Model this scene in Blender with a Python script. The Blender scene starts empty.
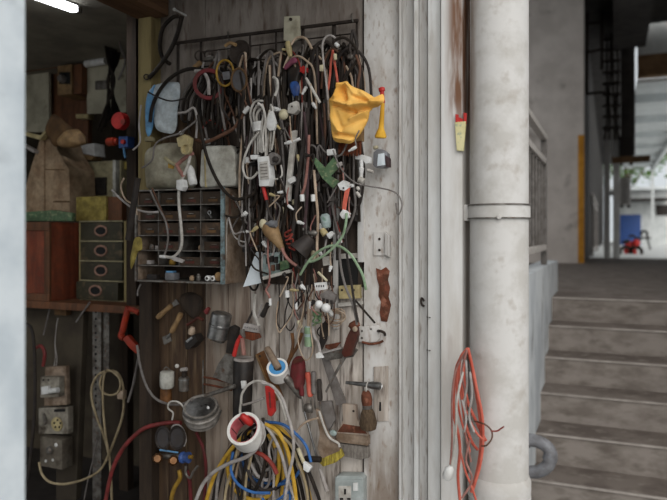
import bpy, bmesh, math, random
from mathutils import Vector, Matrix
PI = math.pi
S = bpy.context.scene
COL = S.collection

# ------------------------------------------------------------------ camera, sky, sun, exposure
YAW = math.radians(23.1)
CA, SA = math.cos(YAW), math.sin(YAW)
CAMZ, FPX, CX, HY = 1.48, 648.0, 333.5, 235.0
cam = bpy.data.objects.new('camera', bpy.data.cameras.new('camera'))
COL.objects.link(cam)
cam.location = (0, 0, CAMZ)
cam.rotation_euler = (PI / 2, 0, YAW)
cam.data.sensor_width = 36.0
cam.data.lens = 36.0 * FPX / 667.0
cam.data.shift_y = -(250 - HY) / 667.0
cam.data.dof.use_dof = True
cam.data.dof.focus_distance = 1.86
cam.data.dof.aperture_fstop = 2.8
cam.data.clip_start = 0.02
S.camera = cam

W = bpy.data.worlds.new('overcast_sky'); S.world = W; W.use_nodes = True
nt = W.node_tree; nt.nodes.clear()
wo = nt.nodes.new('ShaderNodeOutputWorld'); bg = nt.nodes.new('ShaderNodeBackground')
tc = nt.nodes.new('ShaderNodeTexCoord'); sx = nt.nodes.new('ShaderNodeSeparateXYZ')
rp = nt.nodes.new('ShaderNodeValToRGB')
rp.color_ramp.elements[0].position = 0.0; rp.color_ramp.elements[0].color = (.80, .86, .90, 1)
rp.color_ramp.elements[1].position = 0.8; rp.color_ramp.elements[1].color = (.96, .98, 1.0, 1)
nt.links.new(tc.outputs['Generated'], sx.inputs[0]); nt.links.new(sx.outputs['Z'], rp.inputs[0])
nt.links.new(rp.outputs[0], bg.inputs[0]); nt.links.new(bg.outputs[0], wo.inputs[0])
bg.inputs[1].default_value = 0.76
sun = bpy.data.objects.new('sun', bpy.data.lights.new('sun', 'SUN')); COL.objects.link(sun)
sun.data.energy = 2.05; sun.data.angle = math.radians(60); sun.data.color = (1.0, .98, .95)
sun.rotation_euler = (math.radians(58), 0, math.radians(36))
S.view_settings.view_transform = 'Standard'; S.view_settings.look = 'None'
S.view_settings.exposure = 0.1; S.view_settings.gamma = 1.0
S.view_settings.use_curve_mapping = False

# ------------------------------------------------------------------ pixel -> place helpers
YD = 1.77                                   # plane of the door with the tools
RV, FV = Vector((CA, SA, 0)), Vector((-SA, CA, 0))
def ray(x, y): return RV * ((x - CX) / FPX) + FV + Vector((0, 0, (HY - y) / FPX))
def atY(x, y, Y):
    r = ray(x, y); return Vector((0, 0, CAMZ)) + r * (Y / r.y)
def atX(x, y, X):
    r = ray(x, y); return Vector((0, 0, CAMZ)) + r * (X / r.x)
def atZ(x, y, Z):
    r = ray(x, y); return Vector((0, 0, CAMZ)) + r * ((Z - CAMZ) / r.z)
def D(x, y, d=0.0): return atY(x, y, YD - d)
def pm(x, Y=YD): return (Y / ray(x, HY).y) / FPX      # metres per pixel there

# ------------------------------------------------------------------ materials
def lin(c):
    if isinstance(c, str): c = [int(c[i:i + 2], 16) for i in (0, 2, 4)]
    return tuple(((v / 255) / 12.92 if v / 255 <= .04045 else ((v / 255 + .055) / 1.055) ** 2.4) for v in c) + (1,)
MATS = {}
CLEAN = True
def mat(name, c1, c2=None, scale=25, rough=.65, metal=0.0, bump=.0, stretch=(1, 1, 1), lo=.42, hi=.62, c3=None, s3=120, t3=.66, emit=0, spec=.25, grime=None):
    g = (0 if CLEAN else .55) if grime is None else grime
    m = bpy.data.materials.new(name); m.use_nodes = True; MATS[name] = m
    t = m.node_tree; b = t.nodes['Principled BSDF']
    b.inputs['Roughness'].default_value = rough; b.inputs['Metallic'].default_value = metal
    b.inputs['Specular IOR Level'].default_value = spec
    b.inputs['Base Color'].default_value = lin(c1)
    if emit:
        b.inputs['Emission Color'].default_value = lin(c1); b.inputs['Emission Strength'].default_value = emit
    if c2 or bump:
        co = t.nodes.new('ShaderNodeNewGeometry'); mp = t.nodes.new('ShaderNodeMapping'); mp.inputs['Scale'].default_value = stretch
        t.links.new(co.outputs['Position'], mp.inputs[0])
        n = t.nodes.new('ShaderNodeTexNoise'); n.inputs['Scale'].default_value = scale; n.inputs['Detail'].default_value = 7
        n.inputs['Roughness'].default_value = .62
        t.links.new(mp.outputs[0], n.inputs['Vector'])
        if c2:
            r = t.nodes.new('ShaderNodeValToRGB'); r.color_ramp.elements[0].position = lo; r.color_ramp.elements[1].position = hi
            r.color_ramp.elements[0].color = lin(c1); r.color_ramp.elements[1].color = lin(c2)
            t.links.new(n.outputs['Fac'], r.inputs[0]); out = r.outputs[0]
            if c3:
                n3 = t.nodes.new('ShaderNodeTexNoise'); n3.inputs['Scale'].default_value = s3; n3.inputs['Detail'].default_value = 5
                mp3 = t.nodes.new('ShaderNodeMapping'); mp3.inputs['Scale'].default_value = stretch; mp3.inputs['Location'].default_value = (3.1, 1.7, 5.3)
                t.links.new(co.outputs['Position'], mp3.inputs[0]); t.links.new(mp3.outputs[0], n3.inputs['Vector'])
                r3 = t.nodes.new('ShaderNodeValToRGB'); r3.color_ramp.elements[0].position = t3 - .07; r3.color_ramp.elements[1].position = t3 + .13
                r3.color_ramp.elements[0].color = (0, 0, 0, 1); r3.color_ramp.elements[1].color = (1, 1, 1, 1)
                t.links.new(n3.outputs['Fac'], r3.inputs[0])
                mx = t.nodes.new('ShaderNodeMix'); mx.data_type = 'RGBA'
                t.links.new(r3.outputs[0], mx.inputs[0]); t.links.new(out, mx.inputs[6]); mx.inputs[7].default_value = lin(c3); out = mx.outputs[2]
            if g:
                ng = t.nodes.new('ShaderNodeTexNoise'); ng.inputs['Scale'].default_value = 34; ng.inputs['Detail'].default_value = 6; ng.inputs['Roughness'].default_value = .7
                t.links.new(co.outputs['Position'], ng.inputs['Vector'])
                rg = t.nodes.new('ShaderNodeValToRGB'); rg.color_ramp.elements[0].position = .36; rg.color_ramp.elements[1].position = .72
                rg.color_ramp.elements[0].color = (0, 0, 0, 1); rg.color_ramp.elements[1].color = (g, g, g, 1)
                t.links.new(ng.outputs['Fac'], rg.inputs[0])
                mg = t.nodes.new('ShaderNodeMix'); mg.data_type = 'RGBA'
                t.links.new(rg.outputs[0], mg.inputs[0]); t.links.new(out, mg.inputs[6]); mg.inputs[7].default_value = lin('44392f'); out = mg.outputs[2]
            t.links.new(out, b.inputs['Base Color'])
        if bump:
            bp = t.nodes.new('ShaderNodeBump'); bp.inputs['Strength'].default_value = bump; bp.inputs['Distance'].default_value = .01
            t.links.new(n.outputs['Fac'], bp.inputs['Height']); t.links.new(bp.outputs[0], b.inputs['Normal'])
    return m
mat('white_paint', 'd6d6d4', 'c2bfba', 6, .6, bump=.15, stretch=(3, 3, .6), c3='8d8072', s3=9, t3=.70)
mat('blue_white_paint', 'dfe6ea', 'c9d2d8', 9, .6, bump=.1, c3='9fa6ab', s3=14, t3=.68)
mat('pillar_paint', 'dad8d5', 'c4bfb8', 5, .6, bump=.12, stretch=(2, 2, .4), c3='7b5d4a', s3=5, t3=.665)
mat('door_paint', 'd4d1cd', 'bdb7b0', 9, .62, bump=.25, stretch=(2, 2, .8), c3='a08f82', s3=45, t3=.62)
mat('frame_paint', 'cac8c5', 'b9b5b0', 10, .6, bump=.15, stretch=(3, 3, .35), c3='8d8177', s3=50, t3=.63)
mat('plank_pale', 'cfc6bd', 'a59a8f', 10, .7, bump=.35, stretch=(3.5, 3, .45), c3='54443a', s3=20, t3=.58)
mat('plank_mid', 'ab9b8c', '7f6e61', 9, .75, bump=.4, stretch=(4, 3, .4), c3='a79c90', s3=14, t3=.60)
mat('plank_dark', '604c3a', '42332a', 10, .8, bump=.4, stretch=(4, 3, .4), c3='7d6a52', s3=14, t3=.64)
mat('panel_dark', '4a3f37', '322a25', 12, .8, bump=.4, stretch=(3, 3, .5))
mat('panel_top', '938a82', '786e66', 9, .75, bump=.3, stretch=(3, 3, .6), c3='5a4a40', s3=20, t3=.62)
mat('cement_pipe', 'cac7c3', 'b9b5af', 12, .75, bump=.1, c3='aaa299', s3=24, t3=.66)
mat('concrete', '847c75', '6b635c', 5, .85, bump=.3, stretch=(1, 1, 2.2), c3='5f5750', s3=8, t3=.62)
mat('nosing_grey', 'a29a93', '8a827b', 9, .8)
mat('concrete_tread', '726962', '5d544e', 5, .8, bump=.2, c3='8d857d', s3=12, t3=.64)
mat('concrete_pier', 'd8cec6', 'c6bcb4', 2.2, .85, bump=.2, c3='6f645c', s3=3, t3=.66)
mat('rust_wall', '96806e', '78604e', 6, .85, bump=.2, stretch=(3, 3, .4))
mat('parapet_paint', 'c0c4c6', 'a3a8ac', 4, .7, bump=.2, stretch=(1, 1, .6), c3='5d5a58', s3=5, t3=.62)
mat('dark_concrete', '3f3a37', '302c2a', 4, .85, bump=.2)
mat('yellow_stripe', 'c98d2e', 'ae7624', 6, .7)
mat('paving', 'dcdedc', 'cdcfcd', 3, .85)
mat('street', '8f8c88', '7b7874', 6, .9, bump=.2)
mat('shop_wall', '4d4539', '39322a', 4, .85, bump=.3, c3='3b342c', s3=6, t3=.6)
mat('shop_ceiling', '8f8a7c', '79746a', 5, .85)
mat('board_white', 'b9b39e', '9d9784', 8, .75, bump=.2, c3='5d523f', s3=15, t3=.66)
mat('beam_wood', '6a4e38', '4c3626', 8, .75, bump=.4, stretch=(4, .4, 4))
mat('dark_post', '40342a', '2c241e', 9, .8, bump=.3, stretch=(3, 3, .4))
mat('post_wood', '94855c', '776846', 9, .75, bump=.3, stretch=(3, 3, .4))
CLEAN = False
mat('red_wood', '8c4830', '6e3422', 8, .6, bump=.2, stretch=(3, 3, .5))
mat('brown_wood', '734a30', '553521', 9, .6, bump=.2, stretch=(3, 3, .5))
mat('tan_wood', 'a3845c', '7d6142', 14, .6, bump=.2, stretch=(2, 2, 1))
mat('orange_wood', '8e5f34', '664225', 18, .5, bump=.2)
mat('mahogany', '562a20', '3f1b16', 20, .5, bump=.2)
mat('old_handle', '9d8a78', '75614f', 22, .6, bump=.2)
mat('drawer_dark', '42352a', '30271f', 14, .65, bump=.2, c3='6e5642', s3=40, t3=.62)
mat('drawer_green', '3f3d2e', '302f22', 12, .6, bump=.2, c3='6c5c45', s3=30, t3=.62)
mat('ring_copper', 'b08a78', '94705f', 40, .45)
mat('sponge_yellow', 'a89750', '8a7a3c', 40, .9, bump=.6)
mat('cream_box', 'a9a07f', '8d8466', 12, .6, bump=.1, c3='5e5238', s3=20, t3=.64)
mat('cardboard', 'b59d80', '94795f', 9, .85, bump=.2)
mat('cloth_brown', '6e5337', '57402a', 14, .9, bump=.5)
mat('iron', '3a332f', '251f1c', 50, .6, .3, bump=.3)
mat('rust', '7a4432', '56301f', 30, .85, bump=.5, c3='a7705a', s3=60, t3=.62)
mat('steel', 'a8a8a6', '808080', 40, .35, .9, bump=.1)
mat('dull_steel', '8a8680', '5f5a55', 40, .5, .6, bump=.2, c3='6b4a38', s3=60, t3=.64)
mat('lamp_grey', 'a39e98', '77716a', 30, .5, .2, bump=.1)
mat('galvanised', '8fa5a9', '5f6c6c', 60, .5, .3, bump=.2, c3='6b5040', s3=40, t3=.6)
mat('black_rubber', '191614', '221e1b', 30, .6, bump=.1, spec=.15)
mat('black_plastic', '1b1a1b', '252425', 30, .45, spec=.2)
mat('charcoal', '34302f', '252221', 30, .55, bump=.1, spec=.2)
mat('grey_cable', '7f7a77', '69635f', 30, .5)
mat('pale_grey_cable', 'b4aeaa', '98918c', 30, .5)
mat('brown_cable', '6b4a3a', '553829', 30, .55)
mat('beige_cable', 'c2ad97', 'a58f79', 30, .5)
mat('white_cable', 'cdc9c2', 'b2ada4', 30, .45)
mat('cream_cable', 'b3a282', '958566', 30, .5)
mat('red_cable', '94382f', '742a24', 30, .45)
mat('pink_cable', 'ab7a70', '8c5f58', 30, .5)
mat('salmon_cable', 'cc6a58', 'b5503f', 30, .5, grime=.18)
mat('green_cable', '93ab8c', '7b9474', 30, .5)
mat('blue_cable', '3d6ca8', '2f568a', 30, .45, grime=.18)
mat('yellow_cable', 'd2a83e', 'b48c30', 30, .45, grime=.18)
mat('purple_cable', '4a363c', '3a2a30', 30, .5)
mat('red_hose', '8f3a3a', '742c2c', 30, .45)
mat('white_plastic', 'dededc', 'c8c6c2', 30, .4, grime=.18)
mat('yellowed_plastic', 'c9b98a', 'ac9c70', 20, .45)
mat('old_white', 'a39d90', '7a7367', 12, .55, c3='443a30', s3=22, t3=.6)
mat('old_grey', '716a5f', '534c43', 12, .6, c3='352d25', s3=22, t3=.6)
mat('jug_plastic', 'cfcec5', 'aeaba0', 9, .5, bump=.1, c3='6a5f4c', s3=14, t3=.63)
mat('jug_dirty', 'bab49f', '928b77', 8, .5, bump=.1, c3='4d4434', s3=12, t3=.6)
mat('red_plastic', 'c0322e', 'a42724', 30, .4, grime=.18)
mat('orange_red', 'b0371f', '8c2a18', 20, .45)
mat('blue_plastic', '3c62a8', '2f4e88', 30, .4)
mat('sky_blue', '6fa7d2', '5a90bc', 30, .45)
mat('bag_white', 'cdd6da', 'b3c0c8', 12, .5)
mat('pcb_green', '5c7a58', '486447', 50, .5, c3='9da27c', s3=90, t3=.6)
mat('pcb_pale', 'a9b8b6', '8fa09e', 60, .5, .1, c3='4a7a5a', s3=50, t3=.6)
mat('cloth_yellow', 'f3c068', 'ebb052', 12, .9, bump=.25, grime=.12)
mat('brush_yellow', 'e6b23e', 'd09c30', 20, .7, grime=.1)
mat('bristle_rust', '8c4a2e', '6c3520', 90, .9, bump=.9, stretch=(3, 3, .2))
mat('bristle_brown', '6a5844', '4d3e2f', 90, .9, bump=.9, stretch=(3, 3, .3))
mat('bristle_grey', '9b948c', '7c756e', 90, .9, bump=.9, stretch=(3, 3, .3))
mat('bristle_yellow', 'c6b24a', '8d7d35', 60, .9, bump=.9, stretch=(3, 3, .3))
mat('socket_grey', 'b3bab8', '9ba2a0', 14, .45, .1, grime=.18)
mat('lamp_tube', 'f4f8ff', emit=9)
mat('glass_dark', '4c4a4c', '3b393b', 10, .12)
mat('copper', '8a6240', '6a4628', 30, .4, .6)
mat('brass_yellow', 'b58f3a', '94722c', 30, .45, .3)
mat('gold_tape', 'd8cfb0', 'c4b998', 20, .5)
mat('tape_white', 'e6e4df', 'd8d5cf', 30, .5, grime=.18)
mat('tape_pink', 'd4757a', 'b95c62', 30, .5, grime=.18)
mat('tape_blue', '4f93c6', '4382b4', 30, .5, grime=.18)
mat('dark_red', '6d2228', '571a1f', 20, .7, bump=.2)
mat('purple_cloth', '8a4660', '6f374c', 30, .9)
mat('pvc_grey', '85868a', '6e6f73', 14, .5, bump=.1)
CLEAN = True
mat('roof_white', 'e4e8e8', 'd6dada', 3, .7)
mat('far_white', 'd2d4d2', 'bfc2c0', 3, .8)
mat('beam_brown', '8a6c4e', '6f553c', 5, .8)
mat('leaf', '6f9348', '4a6a30', 3, .8)
mat('bark', '6b5a48', '524436', 8, .9)
mat('rail_steel', '6f6a66', '59544f', 20, .5, .3)
mat('rail_pale', 'c5bfb9', 'aaa49e', 20, .5, .2)
mat('joss_cream', 'd8cf9f', 'c4ba88', 20, .7, c3='8d9a8a', s3=90, t3=.62)
mat('black_ink', '1b1a1a')

def stain(base, name, xa, xb, za, zb, col, amt=1.0, scale=9):
    m = MATS[base].copy(); m.name = name; MATS[name] = m; t = m.node_tree; b = t.nodes['Principled BSDF']
    src = b.inputs['Base Color'].links[0].from_socket
    g = t.nodes.new('ShaderNodeNewGeometry'); s_ = t.nodes.new('ShaderNodeSeparateXYZ'); t.links.new(g.outputs['Position'], s_.inputs[0])
    def ramp(o, lo, hi):
        r = t.nodes.new('ShaderNodeMapRange'); r.interpolation_type = 'SMOOTHSTEP'; t.links.new(o, r.inputs[0]); r.inputs[1].default_value = lo; r.inputs[2].default_value = hi; return r.outputs[0]
    def mul(a_, b_):
        n = t.nodes.new('ShaderNodeMath'); n.operation = 'MULTIPLY'; n.use_clamp = True; t.links.new(a_, n.inputs[0])
        if isinstance(b_, float): n.inputs[1].default_value = b_
        else: t.links.new(b_, n.inputs[1])
        return n.outputs[0]
    mp = t.nodes.new('ShaderNodeMapping'); mp.inputs['Scale'].default_value = (4, 4, .5); t.links.new(g.outputs['Position'], mp.inputs[0])
    n = t.nodes.new('ShaderNodeTexNoise'); n.inputs['Scale'].default_value = scale; n.inputs['Detail'].default_value = 5; t.links.new(mp.outputs[0], n.inputs['Vector'])
    f = mul(mul(mul(ramp(s_.outputs['X'], xa, xb), ramp(s_.outputs['Z'], za, zb)), ramp(n.outputs['Fac'], .32, .58)), amt)
    mx = t.nodes.new('ShaderNodeMix'); mx.data_type = 'RGBA'; t.links.new(f, mx.inputs[0]); t.links.new(src, mx.inputs[6]); mx.inputs[7].default_value = lin(col)
    t.links.new(mx.outputs[2], b.inputs['Base Color'])
# ------------------------------------------------------------------ mesh builder
class MB:
    def __init__(s): s.v = []; s.f = []
    def add(s, vs, fs):
        o = len(s.v); s.v += [Vector(v) for v in vs]; s.f += [tuple(i + o for i in f) for f in fs]; return s
    def bm(s, b):
        b.verts.index_update(); s.add([v.co.copy() for v in b.verts], [[v.index for v in f.verts] for f in b.faces]); b.free(); return s
    def box(s, lo, hi, bev=0.0, rot=None, seg=2):
        lo, hi = Vector(lo), Vector(hi); c = (lo + hi) / 2; h = hi - lo
        b = bmesh.new(); bmesh.ops.create_cube(b, size=1)
        for v in b.verts: v.co = Vector((v.co.x * h.x, v.co.y * h.y, v.co.z * h.z))
        if bev: bmesh.ops.bevel(b, geom=b.edges[:], offset=bev, segments=seg, affect='EDGES', profile=.7)
        for v in b.verts:
            if rot is not None: v.co = rot @ v.co
            v.co += c
        return s.bm(b)
    def prism(s, pts, ext, bev=0.0, seg=2):
        ext = Vector(ext); b = bmesh.new()
        a = [b.verts.new(p) for p in pts]; c = [b.verts.new(Vector(p) + ext) for p in pts]; n = len(a)
        b.faces.new(a); b.faces.new(c[::-1])
        for i in range(n): b.faces.new((a[i], c[i], c[(i + 1) % n], a[(i + 1) % n]))
        bmesh.ops.recalc_face_normals(b, faces=b.faces[:])
        if bev: bmesh.ops.bevel(b, geom=b.edges[:], offset=bev, segments=seg, affect='EDGES', profile=.7)
        return s.bm(b)
    def tube(s, pts, r, n=8, closed=False, flat=1.0, rend=None):
        P = [Vector(p) for p in pts]; m = len(P)
        def tan(i):
            a = P[(i - 1) % m] if (closed or i > 0) else P[0]; c = P[(i + 1) % m] if (closed or i < m - 1) else P[-1]
            t = c - a; return t.normalized() if t.length > 1e-9 else Vector((0, 0, 1))
        t0 = tan(0); u = t0.orthogonal().normalized() if abs(t0.y) > .9 else (Vector((0, 1, 0)) - t0 * t0.y).normalized()
        vs = []; fs = []
        for i in range(m):
            t = tan(i); u = (u - t * u.dot(t)).normalized(); w = t.cross(u)
            rr = r if rend is None else r + (rend - r) * i / (m - 1)
            for k in range(n):
                a = 2 * PI * k / n; vs.append(P[i] + u * (math.cos(a) * rr * flat) + w * (math.sin(a) * rr))
        for i in range(m if closed else m - 1):
            j = (i + 1) % m
            for k in range(n): fs.append((i * n + k, i * n + (k + 1) % n, j * n + (k + 1) % n, j * n + k))
        if not closed: fs += [tuple(range(n))[::-1], tuple((m - 1) * n + k for k in range(n))]
        return s.add(vs, fs)
    def lathe(s, p0, p1, prof, n=20, sq=1.0):
        """profile of (t along p0->p1, radius); sq flattens along the depth axis"""
        p0, p1 = Vector(p0), Vector(p1); ax = (p1 - p0); a = ax.normalized()
        u = (Vector((0, 1, 0)) - a * a.y)
        u = u.normalized() if u.length > .05 else Vector((0, 0, 1))
        w = a.cross(u); vs = []; fs = []
        for t, r in prof:
            for k in range(n):
                q = 2 * PI * k / n; vs.append(p0 + ax * t + u * (math.cos(q) * max(r, 1e-5) * sq) + w * (math.sin(q) * max(r, 1e-5)))
        for i in range(len(prof) - 1):
            for k in range(n): fs.append((i * n + k, i * n + (k + 1) % n, (i + 1) * n + (k + 1) % n, (i + 1) * n + k))
        fs += [tuple(range(n))[::-1], tuple((len(prof) - 1) * n + k for k in range(n))]
        return s.add(vs, fs)
    def ring(s, p0, p1, ro, ri, n=32):
        """a hollow ring (tape roll): wall between ri and ro along p0->p1"""
        p0, p1 = Vector(p0), Vector(p1); a = (p1 - p0).normalized()
        u = a.orthogonal().normalized(); w = a.cross(u); vs = []; fs = []
        for p, r in ((p0, ri), (p0, ro), (p1, ro), (p1, ri)):
            for k in range(n): q = 2 * PI * k / n; vs.append(p + u * math.cos(q) * r + w * math.sin(q) * r)
        for i in range(4):
            for k in range(n): fs.append((i * n + k, i * n + (k + 1) % n, ((i + 1) % 4) * n + (k + 1) % n, ((i + 1) % 4) * n + k))
        return s.add(vs, fs)
    def ball(s, c, r, sc=(1, 1, 1), n=14):
        b = bmesh.new(); bmesh.ops.create_uvsphere(b, u_segments=n, v_segments=n // 2 + 2, radius=r)
        for v in b.verts: v.co = Vector((v.co.x * sc[0], v.co.y * sc[1], v.co.z * sc[2])) + Vector(c)
        return s.bm(b)
    def pillow(s, poly, th, fold=0.0, seed=0, rings=9, ridges=()):
        """puffy closed lump with the given outline (3D points on one Y plane); th = half depth"""
        P = smooth(poly, 5, True); n = len(P); c = sum(P, Vector()) / n; rnd = random.Random(seed)
        ph = [rnd.uniform(0, 6) for _ in range(6)]; fr = [rnd.uniform(25, 75) for _ in range(6)]
        vs = []; fs = []
        def ridge(p):
            a = 0
            for pa, pb, am, wd in ridges:
                e = pb - pa; tt = max(0, min(1, (p - pa).dot(e) / e.length_squared)); dd = (p - pa - e * tt).length
                a += am * math.exp(-(dd / wd) ** 2)
            return a
        def z(p, q): return -ridge(p) * min(1, q * 1.6) + fold * (math.sin(p.x * fr[0] + p.z * fr[1] + ph[0]) + math.sin(-p.x * fr[2] + p.z * fr[3] + ph[1]) + .7 * math.sin(p.x * fr[4] * 1.6 - p.z * fr[5] + ph[2])) * q
        for side in (-1, 1):
            for k in range(rings):
                sc = 1 - k / rings
                for p in P:
                    q = c + (p - c) * sc; h = math.sqrt(max(0, 1 - sc ** 2.6))
                    vs.append(q + Vector((0, side * th * h + z(q, .4 + .6 * h), 0)))
            vs.append(c + Vector((0, side * th + z(c, 1), 0)))
        B = rings * n + 1
        for sd in (0, 1):
            o = sd * B
            for k in range(rings - 1):
                for i in range(n):
                    q = (o + k * n + i, o + k * n + (i + 1) % n, o + (k + 1) * n + (i + 1) % n, o + (k + 1) * n + i); fs.append(q if sd == 0 else q[::-1])
            for i in range(n):
                q = (o + (rings - 1) * n + i, o + (rings - 1) * n + (i + 1) % n, o + B - 1); fs.append(q if sd == 0 else q[::-1])
        b = bmesh.new(); V = [b.verts.new(v) for v in vs]
        for f in fs: b.faces.new([V[i] for i in f])
        bmesh.ops.remove_doubles(b, verts=b.verts[:], dist=1e-6); bmesh.ops.recalc_face_normals(b, faces=b.faces[:])
        return s.bm(b)
def smooth(pts, k=6, closed=False):
    P = [Vector(p) for p in pts]; m = len(P)
    if m < 3: return P
    out = []
    for i in range(m if closed else m - 1):
        g = lambda j: P[j % m] if closed else P[max(0, min(m - 1, j))]
        a, b, c, d = g(i - 1), g(i), g(i + 1), g(i + 2)
        for q in range(k):
            t = q / k
            out.append(.5 * (2 * b + (c - a) * t + (2 * a - 5 * b + 4 * c - d) * t * t + (3 * b - a - 3 * c + d) * t ** 3))
    if not closed: out.append(P[-1])
    return out

def mesh_obj(name, mb, m, parent=None, loc=None):
    me = bpy.data.meshes.new(name); loc = loc or Vector()
    me.from_pydata([tuple(v - loc) for v in mb.v], [], mb.f); me.update()
    b = bmesh.new(); b.from_mesh(me); bmesh.ops.recalc_face_normals(b, faces=b.faces[:]); b.to_mesh(me); b.free()
    me.polygons.foreach_set('use_smooth', [True] * len(me.polygons)); me.set_sharp_from_angle(angle=math.radians(38))
    me.materials.append(MATS[m]); o = bpy.data.objects.new(name, me); COL.objects.link(o)
    if parent: o.parent = parent
    else: o.location = loc
    return o
class T:
    """one thing: parts collected, then linked under an Empty at the base (or one mesh)"""
    def __init__(s, name, label, cat, group=None): s.n, s.l, s.c, s.g, s.p = name, label, cat, group, []
    def part(s, name, mb, m, up=None, label=None): s.p.append((name, mb, m, up, label)); return len(s.p) - 1
    def done(s):
        vs = [v for p in s.p for v in p[1].v]
        lo = [min(v[i] for v in vs) for i in range(3)]; hi = [max(v[i] for v in vs) for i in range(3)]
        loc = Vector(((lo[0] + hi[0]) / 2, (lo[1] + hi[1]) / 2, lo[2]))
        if len(s.p) == 1: r = mesh_obj(s.n, s.p[0][1], s.p[0][2], None, loc)
        else:
            r = bpy.data.objects.new(s.n, None); r.empty_display_size = .02; r.location = loc; COL.objects.link(r); os = []
            for n, mb, m, up, lb in s.p:
                o = mesh_obj(n, mb, m, r if up is None else os[up], loc); os.append(o)
                if lb: o['label'] = lb
        r['label'] = s.l; r['category'] = s.c
        if s.g: r['group'] = s.g
        return r
def one(name, mb, m, label, cat, group=None):
    t = T(name, label, cat, group); t.part(name, mb, m); return t.done()
def struct(name, mb, m, parent=None):
    o = mesh_obj(name, mb, m, parent)
    if not parent: o['kind'] = 'structure'
    return o
def bx(lo, hi, bev=0.0, **k): return MB().box(lo, hi, bev, **k)
def flat(px, d, th, bev=.001, Y=None):
    Y = YD - d if Y is None else Y
    return MB().prism([atY(x, y, Y) for x, y in px], (0, th, 0), bev)
def wire(px, d, r, n=7, k=6, closed=False, Y=None):
    """cable through pixels (x, y[, d]); r in pixels"""
    P = [D(p[0], p[1], p[2] if len(p) > 2 else d) if Y is None else atY(p[0], p[1], Y) for p in px]
    return MB().tube(smooth(P, k, closed), r * pm(px[0][0], YD - d if Y is None else Y), n, closed)
def rod(a, b, r, prof=None, d=.03, n=16, sq=1.0, Y=None):
    """turned shape along a pixel segment; radii in pixels"""
    Y = YD - d if Y is None else Y; u = pm(a[0], Y)
    prof = prof or [(0, 1), (1, 1)]
    return MB().lathe(atY(a[0], a[1], Y), atY(b[0], b[1], Y), [(t, r * q * u) for t, q in prof], n, sq)
def disc(x, y, r, d, prof, n=28, Y=None, up=0):
    """turned shape facing the street; prof of (metres towards street, radius factor)"""
    Y = YD - d if Y is None else Y; u = pm(x, Y) * r; c = atY(x, y, Y); L = prof[-1][0] or 1
    return MB().lathe(c, c + Vector((0, -1, 0)), [(t, q * u) for t, q in prof], n)
HANDLE = [(0, .5), (.03, .9), (.15, 1.05), (.4, .85), (.6, 1), (.85, 1.1), (.97, .9), (1, .5)]
CYL = [(0, .85), (.04, 1), (.96, 1), (1, .85)]

# ------------------------------------------------------------------ the setting
def xs(p, d=0.0): return D(p, HY, d).x
def zs(y, x=350, d=0.0): return D(x, y, d).z
struct('floor', bx((-7, -9, -.1), (5, 5.2, 0)), 'street')
st = MB(); no = MB()
for i in range(6):
    y0 = 5.0 - .28 * i; z = 1.024 - .17 * i
    st.box((-.392, y0 + .006, z - .17), (1.9, y0 + (.6 if i else .6), z - .012), 0)
    no.box((-.392, y0, z - .012), (1.9, y0 + .30, z), .004)
nz = MB()
for i in range(6): nz.box((-.392, 4.998 - .28 * i, 1.0145 - .17 * i), (1.9, 5.010 - .28 * i, 1.0255 - .17 * i), .002)
so = struct('concrete_stairs', st, 'concrete')
struct('step_nosings', nz, 'nosing_grey', so); struct('stair_treads', no, 'concrete_tread', so)
struct('landing', bx((-3, 5.25, .8), (1.9, 13.9, 1.0235)), 'concrete_tread')
struct('courtyard', bx((-14, 13.9, .7), (16, 70, 1.0)), 'paving')
struct('parapet', bx((-.52, 1.86, 0), (-.392, 5.6, 1.272), .006), 'parapet_paint')
struct('wall_pier', bx((-1.9, 11.1, 1.0), (-.385, 11.5, 5.5), .01), 'concrete_pier')
struct('trim_1', bx((-.47, 11.085, 1.03), (-.378, 11.2, 3.08), .004), 'yellow_stripe')
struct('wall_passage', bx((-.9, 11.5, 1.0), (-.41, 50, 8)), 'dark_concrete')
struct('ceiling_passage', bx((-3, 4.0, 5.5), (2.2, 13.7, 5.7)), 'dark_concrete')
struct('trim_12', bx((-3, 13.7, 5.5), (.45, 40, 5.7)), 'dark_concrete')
struct('wall_right', bx((1.9, 3.0, 0), (2.1, 13.7, 5.5)), 'concrete_pier')
struct('wall_side', bx((-.6, 1.80, 0), (-.42, 3.4, 5.5)), 'pillar_paint')
struct('wall_recess', bx((-.43, 1.79, 0), (-.235, 1.86, 5.5)), 'rust_wall')
struct('shop_floor', bx((-3.9, 1.0, .001), (-.62, 3.3, .012)), 'dark_concrete')
struct('wall_back', bx((-4, 3.3, 0), (-.6, 3.4, 2.5)), 'shop_wall')
struct('wall_left', bx((-4, .6, 0), (-3.9, 3.3, 2.5)), 'shop_wall')
struct('ceiling', bx((-4, .35, 2.36), (-.46, 3.4, 2.5)), 'shop_ceiling')
struct('wall_foreground', bx((-1.5, .15, 0), (-.75, .664, 2.36), .006), 'blue_white_paint')
# wooden lintel beams under the workshop ceiling
p = D(140, 22, .02)
struct('trim_2', bx((xs(140, .03), -.3, p.z), (xs(168, .03), 1.745, 2.36), .006), 'beam_wood')
b = atY(24, 32, 2.6)
struct('trim_3', bx((-3.9, 2.55, b.z), (-.62, 2.7, 2.36), .006), 'beam_wood')
struct('trim_4', bx((xs(138, .05), YD - .05, zs(190, 145, .05)), (xs(151, .05), YD + .05, 2.36), .004), 'post_wood')
struct('trim_11', bx((xs(139, .04), YD - .04, 0), (xs(151.5, .04), YD + .05, zs(190.2, 145, .05)), .004), 'dark_post')

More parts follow.
